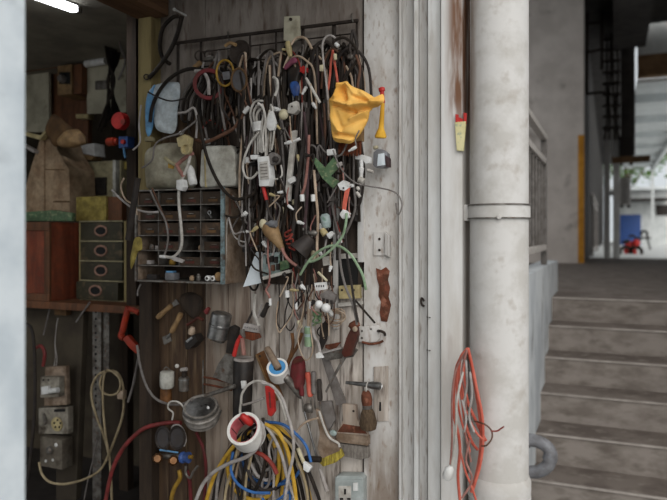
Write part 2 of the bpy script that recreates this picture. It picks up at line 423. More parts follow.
# the door leaf
door = bpy.data.objects.new('door_1', None); COL.objects.link(door); door['kind'] = 'structure'
struct('backing', bx((xs(139), YD + .022, .02), (xs(440), YD + .06, 2.7)), 'panel_dark', door)
def plank(mbx, a, b_, y0, y1, d=0.0, th=.02):
    mbx.box((xs(a, d), YD - d, zs(y1, 350, d)), (xs(b_, d), YD - d + th, zs(y0, 350, d)), .0015)
    return mbx
m = MB()
for a, b_ in ((152, 168.6), (169.2, 187), (187.6, 205)): plank(m, a, b_, 100, 560)
struct('dark_planks', m, 'plank_dark', door)
m = MB()
for a, b_ in ((205.6, 228), (228.6, 250)): plank(m, a, b_, 270, 560)
struct('worn_planks', m, 'plank_mid', door)
m = MB()
for a, b_ in ((250.8, 278.4), (279.8, 310), (310.4, 339.4), (340.4, 362.4)): plank(m, a, b_, 287, 560)
struct('pale_planks', m, 'plank_pale', door)
struct('upper_panel', plank(plank(MB(), 152, 205, -70, 100), 205.4, 362.4, -70, 66), 'panel_top', door)
struct('dark_panel', plank(MB(), 205.4, 362.4, 66.5, 286.5, -.004, .015), 'panel_dark', door)
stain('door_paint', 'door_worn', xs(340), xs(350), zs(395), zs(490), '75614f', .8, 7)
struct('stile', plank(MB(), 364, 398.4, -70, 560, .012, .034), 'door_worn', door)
m = plank(MB(), 357.5, 363, 120, 262, .022, .03); plank(m, 333, 337.5, 60, 330, .012, .02)
struct('batten', m, 'frame_paint', door)
struct('rust_patch', flat([(376, 268), (381, 270), (386, 267), (389.5, 271), (388, 280), (390, 288), (388.5, 297), (391, 305), (389, 314), (387, 322), (381, 321), (379.5, 312), (381, 302), (378.5, 296), (379, 286), (377, 279)], .0145, .002, .0004), 'rust', door)
kp = struct('escutcheon', flat([(373.5, 232), (387, 231.5), (387, 255.5), (373.5, 255.5)], .017, .005), 'door_paint', door)
struct('keyhole_cover', flat([(385, 232), (389.5, 236), (389.5, 257), (385, 255)], .030, .013), 'frame_paint', kp)
m = MB()
for x, y in ((379.5, 239), (379.5, 250)): m.add(*(lambda q: (q.v, q.f))(disc(x, y, 1.3, .0172, [(0, 1), (.002, 1), (.003, .4)], 10)))
struct('screw', m, 'iron', kp)
# jamb mouldings stepping towards the street
def strip(n, a, b_, d, th, mt, bev=.003): return struct(n, plank2(a, b_, d, th, bev), mt)
def plank2(a, b_, d, th, bev): return bx((xs(a, d), YD - d, 0), (xs(b_, d), YD - d + th, 3.2), bev)
strip('trim_5', 398.6, 401.2, .040, .06, 'frame_paint')
strip('trim_6', 401.4, 413.6, .022, .05, 'frame_paint', .001)
strip('trim_7', 413.8, 418.4, .062, .09, 'white_paint')
strip('trim_8', 418.6, 427.4, .046, .07, 'frame_paint', .001)
strip('trim_9', 427.6, 440.6, .088, .11, 'white_paint', .006)
stain('pillar_paint', 'pillar_stained', xs(442, .115), xs(455, .115), zs(160, 455, .115), zs(95, 455, .115), '75533d', 1.0)
struct('wall_pillar', bx((xs(440.2, .115), YD - .115, 0), (xs(463, .115), YD + .08, 5.5), .012), 'pillar_stained')
m = MB()
for y in (317, 350): m.tube([D(427, y, .05), D(430, y + .6, .10)], .0016, 6)
m.tube(smooth([D(424, 301, .055), D(421.5, 298, .062), D(421.5, 304, .062), D(424, 306, .055)], 4), .003, 6)
struct('jamb_nails', m, 'iron', bpy.data.objects['trim_8'])

# ------------------------------------------------------------------ pipe, clamp, wires on the pillar
YP = 1.68
c = atY(499, HY, YP); RP = 28.6 * pm(499, YP)
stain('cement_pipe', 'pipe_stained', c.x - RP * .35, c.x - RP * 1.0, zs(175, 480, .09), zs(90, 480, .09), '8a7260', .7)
t = T('drain_pipe', 'thick white cement drain pipe rising beside the pillar', 'pipe')
zc = atY(499, 478, YP).z
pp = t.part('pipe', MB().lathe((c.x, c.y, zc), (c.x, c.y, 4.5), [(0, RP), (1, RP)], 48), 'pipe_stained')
t.part('pipe_socket', MB().lathe((c.x, c.y, 0), (c.x, c.y, zc + .012), [(0, RP + .003), (.93, RP + .003), (.96, RP + .006), (.985, RP + .006), (1, RP + .001)], 48), 'cement_pipe')
z0, z1 = atY(499, 219, YP).z, atY(499, 205, YP).z
t.part('clamp', MB().lathe((c.x, c.y, z0), (c.x, c.y, z1), [(0, RP + .0005), (.0, RP + .004), (1, RP + .004), (1, RP + .0005)], 48), 'cement_pipe')
k = t.part('clamp_edge', MB().lathe((c.x, c.y, z1 - .003), (c.x, c.y, z1 + .001), [(0, RP + .006), (1, RP + .006)], 48).lathe((c.x, c.y, z0), (c.x, c.y, z0 + .003), [(0, RP + .006), (1, RP + .006)], 48), 'dull_steel')
q = atY(466, 212, YP)
t.part('clamp_lug', bx((q.x - .008, YP - .012, z0 - .004), (q.x + .014, YP + .11, z1 + .002), .002), 'cement_pipe')
t.part('clamp_bolt', MB().lathe((c.x + .012, c.y - RP - .012, z0 + .002), (c.x + .012, c.y - RP, z0 + .002), [(0, .004), (.5, .006), (1, .006)], 8), 'cement_pipe')
t.part('flange_rim', MB().lathe((c.x, c.y, zc - .045), (c.x, c.y, zc - .037), [(0, RP + .003), (.2, RP + .006), (.8, RP + .006), (1, RP + .003)], 48), 'cement_pipe')
t.done()
# grey bent waste pipe out of the parapet
a = atX(522, 441, -.392); YE = a.y; rE = 6.3 * pm(530, YE)
t = T('waste_pipe', 'grey plastic waste pipe bent in a U at the foot of the steps', 'pipe')
pts = [atY(x, y, YE) for x, y in ((512, 440), (524, 440), (536, 441), (546, 446), (551, 455), (548, 465), (540, 471), (530, 472), (512, 471))]
t.part('bend', MB().tube(smooth(pts, 6), rE, 18), 'pvc_grey')
m = MB()
for i, j in ((1, 2), (4, 5), (7, 8)):
    e = (pts[j] - pts[i]).normalized(); mid = pts[i] * .7 + pts[j] * .3; m.tube([mid - e * .012, mid + e * .012], rE * 1.14, 18)
t.part('coupling', m, 'pvc_grey')
t.done()
# joss stick holder
YJ = YD - .115 - .012
t = T('joss_holder', 'small cream tapered holder with red tops stuck on the white pillar', 'holder')
t.part('pocket', MB().prism([atY(x, y, YJ) for x, y in ((454.5, 122), (466, 121), (463.5, 151), (456.5, 150.5))], (0, .011, 0), .003), 'joss_cream')
for x, y0, w in ((456.8, 114, 1.7), (459.2, 117, 1.5), (461.4, 118, 1.5), (465, 112.5, 1.8)):
    t.part('red_top', MB().prism([atY(a_, b_, YJ + .003) for a_, b_ in ((x - w, y0), (x + w, y0 + .5), (x + w * .7, 124), (x - w * .7, 124))], (0, .005, 0), .0015), 'red_plastic')
t.done()
# red wire bundle hanging at the pillar
rnd = random.Random(5); YW = YD - .17
def wy(px, r, mt, name, label, group=None, Y=YW, n=7):
    P = [atY(x, y, (Y - dd)) for x, y, dd in [(q + (0,))[:3] for q in px]]
    return one(name, MB().tube(smooth(P, 6), r * pm(470, Y), n), mt, label, 'wire', group)
L1, G1 = 'salmon red wire in the bundle hanging between pillar and drain pipe', 'salmon red wires at the drain pipe'
for i, px in enumerate([
    [(468, 349), (461, 357), (459, 375), (462, 400), (466, 425), (472, 442), (478, 450)],
    [(468, 348), (465, 356), (464, 378), (468, 402), (478, 425), (486, 441)],
    [(468, 349), (471, 362), (475, 385), (479, 410), (481, 430), (480, 455), (475, 480), (471, 492)],
    [(468, 348), (472, 365), (477, 390), (482, 415), (483, 440), (480, 465), (473, 489)],
    [(467, 349), (457, 366), (454, 392), (454, 415), (458, 432), (460, 450), (458, 475), (460, 500)],
    [(467, 349), (459, 362), (457, 390), (460, 415), (467, 440), (470, 452)],
    [(466, 352), (462, 380), (466, 410), (476, 432), (484, 440)],
    [(460, 450), (465, 470), (471, 485), (476, 500)]]):
    wy([(x, y, .008 * i) for x, y in px], 1.55 if i < 5 else 1.1, 'salmon_cable', 'red_wire', L1, G1)
for i, px in enumerate([[(467, 350), (456, 370), (452, 400), (452, 440), (450, 470)], [(467, 351), (462, 372), (466, 400), (465, 430), (471, 462)], [(470, 440), (466, 460), (472, 480), (462, 498)]]):
    wy([(x, y, .066 + .007 * i) for x, y in px], 1.1, 'pink_cable', 'pink_wire', 'pale pink wire among the red ones beside the drain pipe', 'pink wires at the drain pipe')
wy([(474, 421, .03), (484, 424, .05), (491, 430, .05), (492, 438, .05), (487, 445, .05), (482, 446, .04)], .8, 'brown_cable', 'brown_wire', 'thin dark brown wire curling round at the side of the red bundle')
wy([(491, 431, .062), (497, 431, .062), (501, 428.5, .062), (504, 426.5, .062)], .8, 'red_cable', 'red_wire_end', 'short stiff red wire end sticking out over the drain pipe')
for i, px in enumerate([[(466, 360), (467, 385), (464, 405), (468, 420)], [(470, 372), (472, 395), (469, 416), (474, 432)], [(462, 400), (466, 418), (464, 432)]]):
    wy([(x, y, .09 + .006 * i) for x, y in px], 1.1, 'pale_grey_cable', 'grey_wire', 'short pale grey wire tucked inside the red bundle', 'pale grey wires in the red bundle')
t = T('white_socket_lead', 'white wire with a taped white end left of the red bundle', 'wire')
t.part('wire', MB().tube(smooth([atY(x, y, YW - .11) for x, y in ((463, 372), (457, 400), (456, 430), (453, 458), (450, 472))], 6), 1.1 * pm(455, YW), 7), 'white_cable')
t.part('taped_end', MB().lathe(atY(451, 466, YW - .11), atY(446, 479, YW - .11), [(0, .004), (.2, .010), (.8, .012), (1, .008)], 12), 'white_plastic')
t.done()

# ------------------------------------------------------------------ railings, passage and courtyard
def railing(name, label, X, y0, y1, z0, z1, nb, mt='rail_steel', mt2='rail_pale'):
    t = T(name, label, 'railing')
    fr = MB()
    for y in (y0, y1): fr.box((X - .02, y - .02, z0 - .02), (X + .02, y + .02, z1), .004)
    t.part('post', fr, mt)
    t.part('top_rail', bx((X - .022, y0 - .03, z1 - .03), (X + .022, y1 + .03, z1 + .005), .006), mt2)
    t.part('mid_rail', bx((X - .02, y0, z1 - .20), (X + .02, y1, z1 - .16), .004), mt2)
    t.part('bottom_rail', bx((X - .02, y0, z0 + .10), (X + .02, y1, z0 + .14), .004), mt2)
    for k in range(1, nb):
        y = y0 + (y1 - y0) * k / nb
        t.part('baluster', MB().tube([(X, y, z0 + .12), (X, y, z1 - .17)], .010, 8), mt)
    return t.done()
railing('railing', 'dark metal railing on the parapet above the steps', -.425, 2.6, 4.75, 1.272, 2.17, 12)
railing('railing', 'far dark metal railing along the passage beyond the yellow stripe', -.36, 15.6, 21.5, 1.02, 2.4, 8)
# passage columns and outdoor machines
def colm(name, label, X0, X1, Y0, Y1, z0, z1, mt, cat='column'): return one(name, bx((X0, Y0, z0), (X1, Y1, z1), .01), mt, label, cat)
def X_at(px, Y): return atY(px, HY, Y).x
colm('pale_post', 'pale thin post at the passage exit, full height', X_at(604, 14.4), X_at(610, 14.4), 14.4, 14.5, 1.0, 3.6, 'frame_paint', 'post')
colm('post', 'grey square post right of the pale thin one at the passage exit', X_at(613, 14.6), X_at(620, 14.6), 14.6, 14.75, 1.0, 4.4, 'white_paint', 'post')
t = T('cable_riser', 'dark vertical cable riser under the passage ceiling', 'riser')
t.part('trunk', bx((X_at(621, 14.45), 14.42, 3.1), (X_at(635, 14.45), 14.59, 6.2), .01), 'dark_concrete')
m = MB()
for i, px in enumerate((606, 610, 614, 618)):
    m.tube(smooth([atY(px + rnd.uniform(-1.5, 1.5), y, 14.1) for y in (-15, 20, 45, 70, 95, 120, 140)], 4), .022, 7)
t.part('cables', m, 'iron')
m = MB()
for k in range(9): m.box(atY(609, 40 + k * 11, 14.05) - Vector((.12, 0, .015)), atY(620, 40 + k * 11, 14.25) + Vector((0, 0, .015)))
t.part('bracket', m, 'iron')
t.done()
t = T('ceiling_conduit', 'dark metal conduit frame hanging below the passage ceiling', 'conduit')
m = MB()
for a_, b_ in (((587, -5), (587, 94)), ((586, 94), (605, 92)), ((583, 53), (604, 49)), ((602, 0), (602, 70)), ((583, 24), (603, 22))): m.tube([atY(*a_, 12.6), atY(*b_, 12.6)], .028, 7)
t.part('conduit', m, 'iron'); t.done()
t = T('duct_beam', 'dark beam along the passage ceiling to the exit', 'beam')
t.part('beam', bx((.05, 10.5, 5.05), (.62, 13.6, 5.5)), 'dark_concrete'); t.done()
def ac(name, label, px0, py0, px1, py1, Y, mt):
    a_, b_ = atY(px0, py1, Y), atY(px1, py0, Y)
    t = T(name, label, 'air conditioner')
    t.part('casing', bx((a_.x, Y, a_.z), (b_.x, Y + .27, b_.z), .015), mt)
    cx, cz, r = (a_.x + b_.x) / 2, (a_.z + b_.z) / 2, min(b_.x - a_.x, b_.z - a_.z) * .42
    g = MB()
    for q in range(7): g.box((a_.x + .04, Y - .012, a_.z + (q + 1) * (b_.z - a_.z) / 8 - .008), (b_.x - .04, Y, a_.z + (q + 1) * (b_.z - a_.z) / 8 + .008))
    t.part('grille', g, 'iron'); 
    for fx in (a_.x, b_.x - .06): t.part('foot', bx((fx, Y, a_.z - .05), (fx + .06, Y + .25, a_.z)), 'iron')
    t.done()
ac('air_conditioner', 'dark air conditioner box hung high on the riser at the passage exit', 619.5, 136, 633, 162, 14.0, 'charcoal')
ac('air_conditioner', 'pale grey air conditioner box hung below the dark one', 620.3, 177, 630.5, 205, 14.6, 'frame_paint')
m = MB().box((X_at(612, 13.9), 13.88, atY(612, 163, 13.9).z), (X_at(650, 13.9), 13.998, atY(612, 157, 13.9).z))
one('crossbar', m, 'beam_brown', 'brown crossbar beside the dark air conditioner', 'bar')
zc_ = 4.5
t = T('awning', 'white roof over the courtyard path beyond the passage', 'awning')
t.part('roof', bx((.5, 14.2, zc_), (1.75, 32, zc_ + .06)), 'roof_white')
for k in range(6): t.part('rafter', bx((.5, 15.5 + 2.8 * k, zc_ - .16), (1.75, 15.6 + 2.8 * k, zc_)), 'roof_white')
t.part('edge_beam', bx((1.66, 14.2, zc_ - .2), (1.78, 32, zc_ + .1)), 'roof_white')
for k in range(2): t.part('post', bx((1.64, 22 + 9 * k, 1.0), (1.74, 22.1 + 9 * k, zc_)), 'far_white')
t.done()
struct('wall_fascia', bx((.5, 13.95, 4.98), (3.2, 14.15, 6.6)), 'far_white')
struct('trim_10', bx((.5, 13.9, 4.56), (3.2, 14.15, 4.97)), 'beam_brown')
t = T('far_house', 'white low house with a blue door across the bright courtyard', 'house')
t.part('wall', bx((.2, 34, 1.0), (5.5, 38, 3.6)), 'far_white')
t.part('canopy', bx((.2, 32.5, 3.05), (2.4, 34, 3.15)), 'charcoal')
t.part('door', bx((.45, 33.95, 1.0), (1.35, 34.02, 2.45), .01), 'blue_plastic')
for x in (2.0, 3.2): t.part('window', bx((x, 33.95, 2.4), (x + .6, 34.02, 2.9), .01), 'charcoal')
t.part('roof', bx((0, 33.6, 3.6), (5.8, 38.2, 3.75)), 'roof_white')
t.done()
def tree(label, x, y, h, r, seed):
    rr = random.Random(seed); t = T('tree', label, 'tree'); f = MB()
    for k in range(900):
        th, ph = rr.uniform(0, 2 * PI), math.acos(rr.uniform(-1, 1)); q = r * rr.uniform(.45, 1) * (1 + .3 * math.sin(3 * th + seed) * math.sin(2 * ph))
        c = Vector((x + q * math.sin(ph) * math.cos(th), y + q * math.sin(ph) * math.sin(th), h + .75 * q * math.cos(ph)))
        R = Matrix.Rotation(rr.uniform(0, 6), 3, 'Z') @ Matrix.Rotation(rr.uniform(-1, 1), 3, 'X'); s_ = rr.uniform(.14, .32)
        f.add([c + R @ Vector(v) for v in ((-s_, 0, 0), (0, -s_ * .5, .04), (s_, 0, 0), (0, s_ * .5, .04))], [(0, 1, 2, 3)])
    t.part('foliage', f, 'leaf')
    tr = MB().tube([(x, y, 1), (x + .1, y, h * .6), (x, y, h + .3)], .22, 8, rend=.1)
    for k in range(5): a = k * 1.3; tr.tube([(x, y, h * .6), (x + r * .6 * math.cos(a), y + r * .5 * math.sin(a), h + .5 * k * .4)], .08, 6, rend=.03)
    t.part('trunk', tr, 'bark'); t.done()
tree('leafy green tree right behind the white far house', 3.9, 40, 7.2, 3.6, 3)
tree('leafy green tree left of the other, close to the awning', 1.0, 50, 7.0, 3.0, 8)
# ride-on machine and stool in the courtyard
Y = 18.0
def Q(x, y): return atY(x, y, Y)
t = T('motorcycle', 'red parked motorcycle on the bright courtyard', 'motorcycle')
for px in (626, 636): t.part('wheel', MB().ring(Q(px, 252) + Vector((0, .05, 0)), Q(px, 252) + Vector((0, -.05, 0)), .17, .09), 'black_rubber')
t.part('body', flat([(624, 246), (629, 240), (634, 243), (637, 247), (637, 257), (630, 257), (624, 256)], 0, .2, .03, Y=Y), 'red_plastic')
t.part('seat', flat([(622, 241), (629, 239), (630, 243), (623, 244)], 0, .2, .02, Y=Y - .02), 'black_plastic')
t.part('handlebar', MB().tube(smooth([Q(629, 237), Q(632, 235.5), Q(636, 238), Q(637, 241)], 4), .03, 7), 'black_plastic')
t.part('headlamp', MB().ball(Q(636, 243), .10), 'red_plastic')
t.done()
Y = 24.0
t = T('stool', 'small black stool standing in the courtyard before the white house', 'stool')
t.part('seat', MB().lathe(Q(644, 239), Q(644, 237), [(0, .20), (.8, .22), (1, .18)], 16), 'black_plastic')
t.part('backrest', MB().tube(smooth([Q(641, 236), Q(641.5, 232), Q(644.5, 231), Q(647, 233), Q(647, 237)], 4), .04, 7), 'black_plastic')
for dx, dy in ((-.15, -.12), (.15, -.12), (-.15, .12), (.15, .12)):
    e = Q(644, 238); t.part('leg', MB().tube([e + Vector((dx * .6, dy * .6, 0)), Vector((e.x + dx * 1.3, e.y + dy * 1.3, 1.0))], .022, 7), 'black_plastic')
t.done()

# ------------------------------------------------------------------ inside the workshop, left
def face(name, px, Y, th, mt, label, cat, bev=.003, group=None): return one(name, flat(px, 0, th, bev, Y=Y), mt, label, cat, group)
def crate(px0, py0, px1, py1, Y, depth, bev=.004):
    """box whose front fills the pixel rectangle on plane Y"""
    a_, b_ = atY(px0, py1, Y), atY(px1, py0, Y)
    return bx((a_.x, Y, a_.z), (b_.x, Y + depth, b_.z), bev)
# shelf that carries the boxes
a_ = atY(24, 300, 2.0); b_ = atY(130, 298, 2.0)
t = T('wall_shelf', 'dark wooden shelf board under the brown box and green drawers', 'shelf')
zsh = a_.z - .002
t.part('board', bx((-2.9, 2.0, zsh - .03), (xs(136, 0) - .03, 3.2, zsh), .003), 'brown_wood')
for x in (-2.6, -1.75): t.part('upright', bx((x, 2.95, 0), (x + .06, 3.0, zsh - .03)), 'dark_post')
t.done()
# brown wooden box with framed front
Yb = 2.02; x0, x1 = atY(16, 260, Yb).x, atY(51.5, 260, Yb).x; zt = atY(51.5, 222, Yb).z
xr = x1; Yr = Yb + .30
t = T('wooden_box', 'red-brown wooden box with a framed front on the shelf', 'box')
t.part('body', bx((x0, Yb, zsh), (x1, Yr, zt), .004), 'red_wood')
fr = MB().box((x0, Yb - .012, zt - .035), (x1, Yb, zt), .002).box((x0, Yb - .012, zsh), (x1, Yb, zsh + .03), .002).box((x1 - .03, Yb - .011, zsh + .03), (x1, Yb, zt - .035), .002)
t.part('front_frame', fr, 'brown_wood'); t.done()
# green drawer cabinet
Yd = 2.12; Xa, Xb = atY(80.5, 260, Yd).x, atY(124, 260, Yd).x; z0, z1 = zsh, atY(80, 221.5, Yd).z
t = T('drawer_cabinet', 'dark green cabinet of four drawers with oval copper ring pulls', 'cabinet')
t.part('carcass', MB().box((Xa - .008, Yd, z0), (Xa, Yd + .28, z1), 0).box((Xb, Yd, z0), (Xb + .012, Yd + .28, z1)).box((Xa, Yd + .27, z0), (Xb, Yd + .28, z1)), 'post_wood')
sh = MB(); H = (z1 - z0) / 4
for k in range(5): sh.box((Xa, Yd - .006, z0 + k * H - .003), (Xb, Yd + .27, z0 + k * H + .003))
t.part('rails', sh, 'cream_box')
for k in range(4):
    zz = z0 + k * H; o_ = -.012 if k == 0 else 0
    q = t.part('drawer', bx((Xa + .004 + o_, Yd - .004 + o_, zz + .005), (Xb - .006 + o_, Yd + .25, zz + H - .005), .002), 'drawer_green')
    c = Vector(((Xa + Xb) / 2 + o_ * 1.5, Yd - .006 + o_, zz + H * .52)); n = 26
    ov = [c + Vector((math.cos(2 * PI * i / n) * .031, 0, math.sin(2 * PI * i / n) * .020)) for i in range(n)]
    t.part('ring_pull', MB().tube(ov, .0045, 8, True), 'ring_copper', q)
    t.part('pull_recess', MB().prism([c + Vector((math.cos(2 * PI * i / n) * .028, -.001, math.sin(2 * PI * i / n) * .017)) for i in range(n)], (0, .004, 0)), 'black_ink', q)
t.done()
# yellow block box and cream case on top
zt2 = z1 + .002
a_ = atY(76, 219, 2.14); b_ = atY(106, 196, 2.14)
t = T('box', 'worn yellow box lying on top of the green drawer cabinet', 'box')
t.part('body', bx((a_.x, 2.14, zt2), (b_.x, 2.28, b_.z), .004), 'sponge_yellow')
t.part('side_panel', bx((b_.x + .0005, 2.15, zt2 + .002), (b_.x + .075, 2.27, b_.z - .003), .003), 'brown_wood'); t.done()
t = T('instrument_case', 'cream instrument case with dark panel behind the yellow box', 'case')
Yc = 2.40
t.part('body', crate(82, 160, 121, 216, Yc, .2, .006), 'cream_box')
t.part('dark_panel', flat([(87, 178), (105.5, 177), (105.5, 195), (87, 195)], 0, .012, .002, Y=Yc - .010), 'black_plastic')
t.part('edge_strip', flat([(112.5, 160), (115.5, 160), (115.5, 215), (112.5, 215)], 0, .03, .003, Y=Yc - .028), 'jug_plastic')
t.part('flap', flat([(121, 162), (127, 161), (133, 168), (121, 170)], 0, .05, .003, Y=Yc + .02), 'sponge_yellow'); t.done()
# tall cardboard sack with brown lump, white box
Yk = 2.22
t = T('cardboard_box', 'tall tapering torn cardboard box on the brown wooden box', 'cardboard box')
t.part('front', MB().prism([atY(x, y, Yk) for x, y in ((42, 132), (52, 133), (58, 152), (69, 170), (70, 219), (44, 219))], (0, .16, 0), .004), 'cardboard')
t.part('side_flap', MB().prism([atY(x, y, Yk - .01) for x, y in ((41.5, 134), (43.5, 133), (43.8, 219), (25, 219), (25, 188), (33, 160))], (0, .14, 0), .004), 'cardboard')
pr = MB()
for y, w in ((169, 20),): pr.prism([atY(a1, b1, Yk - .002) for a1, b1 in ((45, y), (45 + w, y + .3), (45 + w, y + 1.1), (45, y + .9))], (0, .001, 0))
for y, w in ((201, 17),): t.part('print_line', MB().prism([atY(a1, b1, Yk - .002) for a1, b1 in ((53, y), (53 + w, y), (53 + w, y + 1.3), (53, y + 1.3))], (0, .001, 0)), 'cloth_brown')
t.part('print', pr, 'cloth_brown'); t.done()
t = T('cloth', 'olive cloth draped over the top of the torn cardboard box', 'cloth')
t.part('cloth', MB().pillow([atY(x, y, 2.192) for x, y in ((47, 128), (52, 115), (58, 116), (69, 125), (74, 131), (66, 139), (56, 147), (49, 138))], .024, .003, 2), 'cloth_brown'); t.done()
one('cap', MB().pillow([atY(x, y, 2.14) for x, y in ((58, 143), (60, 136), (68, 131), (77, 129), (84, 136), (86, 143), (80, 146), (70, 148), (61, 147))], .03, .004, 4), 'tan_wood', 'tan crumpled lump lying above the torn cardboard box', 'cap')
t = T('white_tool_case', 'white angled plastic case with brown base beside the tan lump', 'case')
t.part('lid', flat([(74, 150), (81, 145), (94, 143), (94.5, 152.5), (95, 156), (75, 152)], 0, .07, .004, Y=2.40), 'white_plastic')
t.part('base', flat([(75, 152.5), (94, 156.5), (91, 160), (80, 159.6), (75, 156)], 0, .06, .004, Y=2.405), 'tan_wood'); t.done()
one('lead', MB().tube(smooth([atY(x, y, 2.37) for x, y in ((76, 155), (82, 158), (86, 165), (87.5, 178), (86, 194))], 6), .0045, 8), 'beige_cable', 'beige lead hanging from the white tool case', 'cable')
t = T('angled_bracket', 'pale angled bracket at the foreground wall left of the cardboard box', 'bracket')
t.part('arm', flat([(23, 135), (40, 140), (47, 131), (47, 128), (40, 135.5), (23, 131)], 0, .03, .003, Y=2.18), 'yellowed_plastic')
t.part('lower_strip', flat([(23, 144), (34, 150), (33.5, 153), (23, 147)], 0, .03, .003, Y=2.18), 'pale_grey_cable'); t.done()
t = T('green_tray', 'green metal tray on the brown wooden box at the foreground wall', 'tray')
t.part('tray', MB().prism([atY(x, y, 2.06) for x, y in ((24, 212), (54, 210), (72, 213), (72, 221), (24, 221))], (0, .02, 0), .003), 'pcb_green')
t.done()
# panels and boards on the back wall
Yw = 3.26
one('board', flat([(24, 48), (48, 47), (49, 132), (24, 132)], 0, .02, .003, Y=2.62), 'board_white', 'pale pinned wooden board left of the fuse box', 'board')
t = T('calendar_board', 'pale notice board behind the black cable bundle', 'board')
t.part('board', flat([(86, 58), (126, 55), (126, 112), (87, 114)], 0, .02, .003, Y=2.55), 'board_white')
t.part('roll', MB().lathe(atY(86, 64, 2.52), atY(106, 61, 2.52), [(0, .018), (1, .018)], 14), 'white_plastic')
t.part('label_panel', flat([(95, 81), (107, 80), (107, 88.5), (95, 89.5)], 0, .012, .002, Y=2.535), 'dull_steel'); t.done()
one('wall_plank', flat([(48, 46), (88, 44), (88, 160), (48, 160)], 0, .03, .003, Y=2.66), 'brown_wood', 'dark brown plank backing the fuse box', 'plank')
t = T('fuse_box', 'yellow-brown wooden fuse box with a round grey meter', 'fuse box')
Yf = 2.5
t.part('body', crate(57.5, 64, 71.5, 95.5, Yf, .13, .004), 'tan_wood')
t.part('recess', flat([(59, 72), (70, 72), (70, 84), (59, 84)], 0, .004, .001, Y=Yf - .003), 'black_ink')
t.part('meter', MB().lathe(atY(63.5, 79, Yf - .003), atY(63.5, 79, Yf - .003) + Vector((0, -1, 0)), [(0, .02), (.02, .02), (.028, .015)], 20), 'grey_cable')
t.part('side_cover', bx((atY(71.6, 80, Yf).x, Yf + .01, atY(60, 95, Yf).z), (atY(80, 80, Yf).x, Yf + .13, atY(60, 66, Yf).z), .003), 'brown_wood')
t.done()
face('block', [(75.5, 114), (88, 114), (88, 118.5), (76, 118.5)], 2.612, .047, 'yellowed_plastic', 'small beige block on the brown plank below the fuse box', 'block')
# fluorescent tube on the ceiling
p0, p1 = atZ(28, -4, 2.33), atZ(75.5, 12.5, 2.33)
t = T('fluorescent_lamp', 'lit white fluorescent tube lamp on the workshop ceiling', 'lamp')
e = (p1 - p0).normalized(); w = e.cross(Vector((0, 0, 1))) * .015
t.part('tube', MB().prism([p0 + w, p1 + w, p1 - w, p0 - w], (0, 0, .022), .006), 'lamp_tube')
t.part('holder', MB().prism([p0 + w * 1.3, p1 + w * 1.3, p1 - w * 1.3, p0 - w * 1.3], (0, 0, .012), .002), 'white_plastic', label='white lamp batten')
for v in t.p[-1][1].v: v.z += .0225
t.part('end_cap', MB().prism([p1 + w * .9 + e * .0008, p1 + w * .9 + e * .02, p1 - w * .9 + e * .02, p1 - w * .9 + e * .0008], (0, 0, .022), .003), 'dull_steel')
t.done()
li = bpy.data.objects.new('tube_light', bpy.data.lights.new('tube_light', 'AREA')); COL.objects.link(li)
li.data.shape = 'RECTANGLE'; li.data.size = .05; li.data.size_y = (p1 - p0).length; li.data.energy = .8; li.data.color = (.95, .97, 1)
li.location = (p0 + p1) / 2 - Vector((0, 0, .004)); li.rotation_euler = (0, 0, math.atan2(e.y, e.x) - PI / 2)
# dark cables dropping beside the notice board
rnd = random.Random(11)
for i in range(7):
    x = 104 + i * 2.6; px = [(x - 6 + rnd.uniform(-3, 3), 14), (x + rnd.uniform(-2, 2), 38), (x + 4 - i, 62), (111 + rnd.uniform(-4, 4), 82), (104 + i * 2.5, 112), (97 + i * 3.6, 132 + rnd.uniform(-12, 10))]
    one('cable', wire(px, 0, 1.3, Y=2.36 + .018 * i), 'black_rubber', 'black cable in the bundle crossing the pale notice board', 'cable', 'black cables before the notice board')
one('cable', wire([(117, 20), (120, 45), (125, 62), (118, 80)], 0, .9, Y=2.33), 'grey_cable', 'thin grey cable right of the black bundle at the notice board', 'cable')
one('string', wire([(90, 14), (97, 25), (102, 40)], 0, .7, Y=2.3), 'beige_cable', 'thin beige string slanting down from the ceiling beam', 'string')
# red disc, red knob and blue switch
t = T('red_hose_reel', 'bright red round plastic disc hanging above the blue switch', 'disc')
Yq = 2.0
t.part('disc', disc(124, 122, 8.6, 0, [(0, .85), (.006, 1), (.03, 1), (.036, .9), (.036, .5)], Y=Yq), 'red_plastic')
t.part('hub', disc(124, 122, 3.2, 0, [(0, 1), (.008, .9)], 16, Y=Yq - .0362), 'red_cable'); t.done()
t = T('switch', 'blue square switch box with red button and red plug on a dark post', 'switch')
t.part('body', flat([(118.5, 136.5), (127.5, 136), (127.5, 147), (118.5, 148)], 0, .04, .004, Y=1.98), 'blue_plastic')
t.part('button', disc(124, 142, 2.4, 0, [(0, 1), (.01, .9)], 14, Y=1.979), 'red_plastic')
t.part('plug', rod((107.5, 142), (118, 141.5), 4.2, [(0, .8), (.1, 1), (.7, 1), (.75, .7), (1, .7)], Y=2.0), 'orange_red', label='orange red ribbed plug')
t.part('strap', wire([(124, 148), (124.5, 153), (125.5, 158)], 0, 1.2, Y=1.985), 'sky_blue')
t.part('mount_post', bx((atY(126.5, 140, 2.022).x, 2.022, zsh), (atY(136, 140, 2.022).x, 2.06, 2.36), .002), 'dark_post'); t.done()
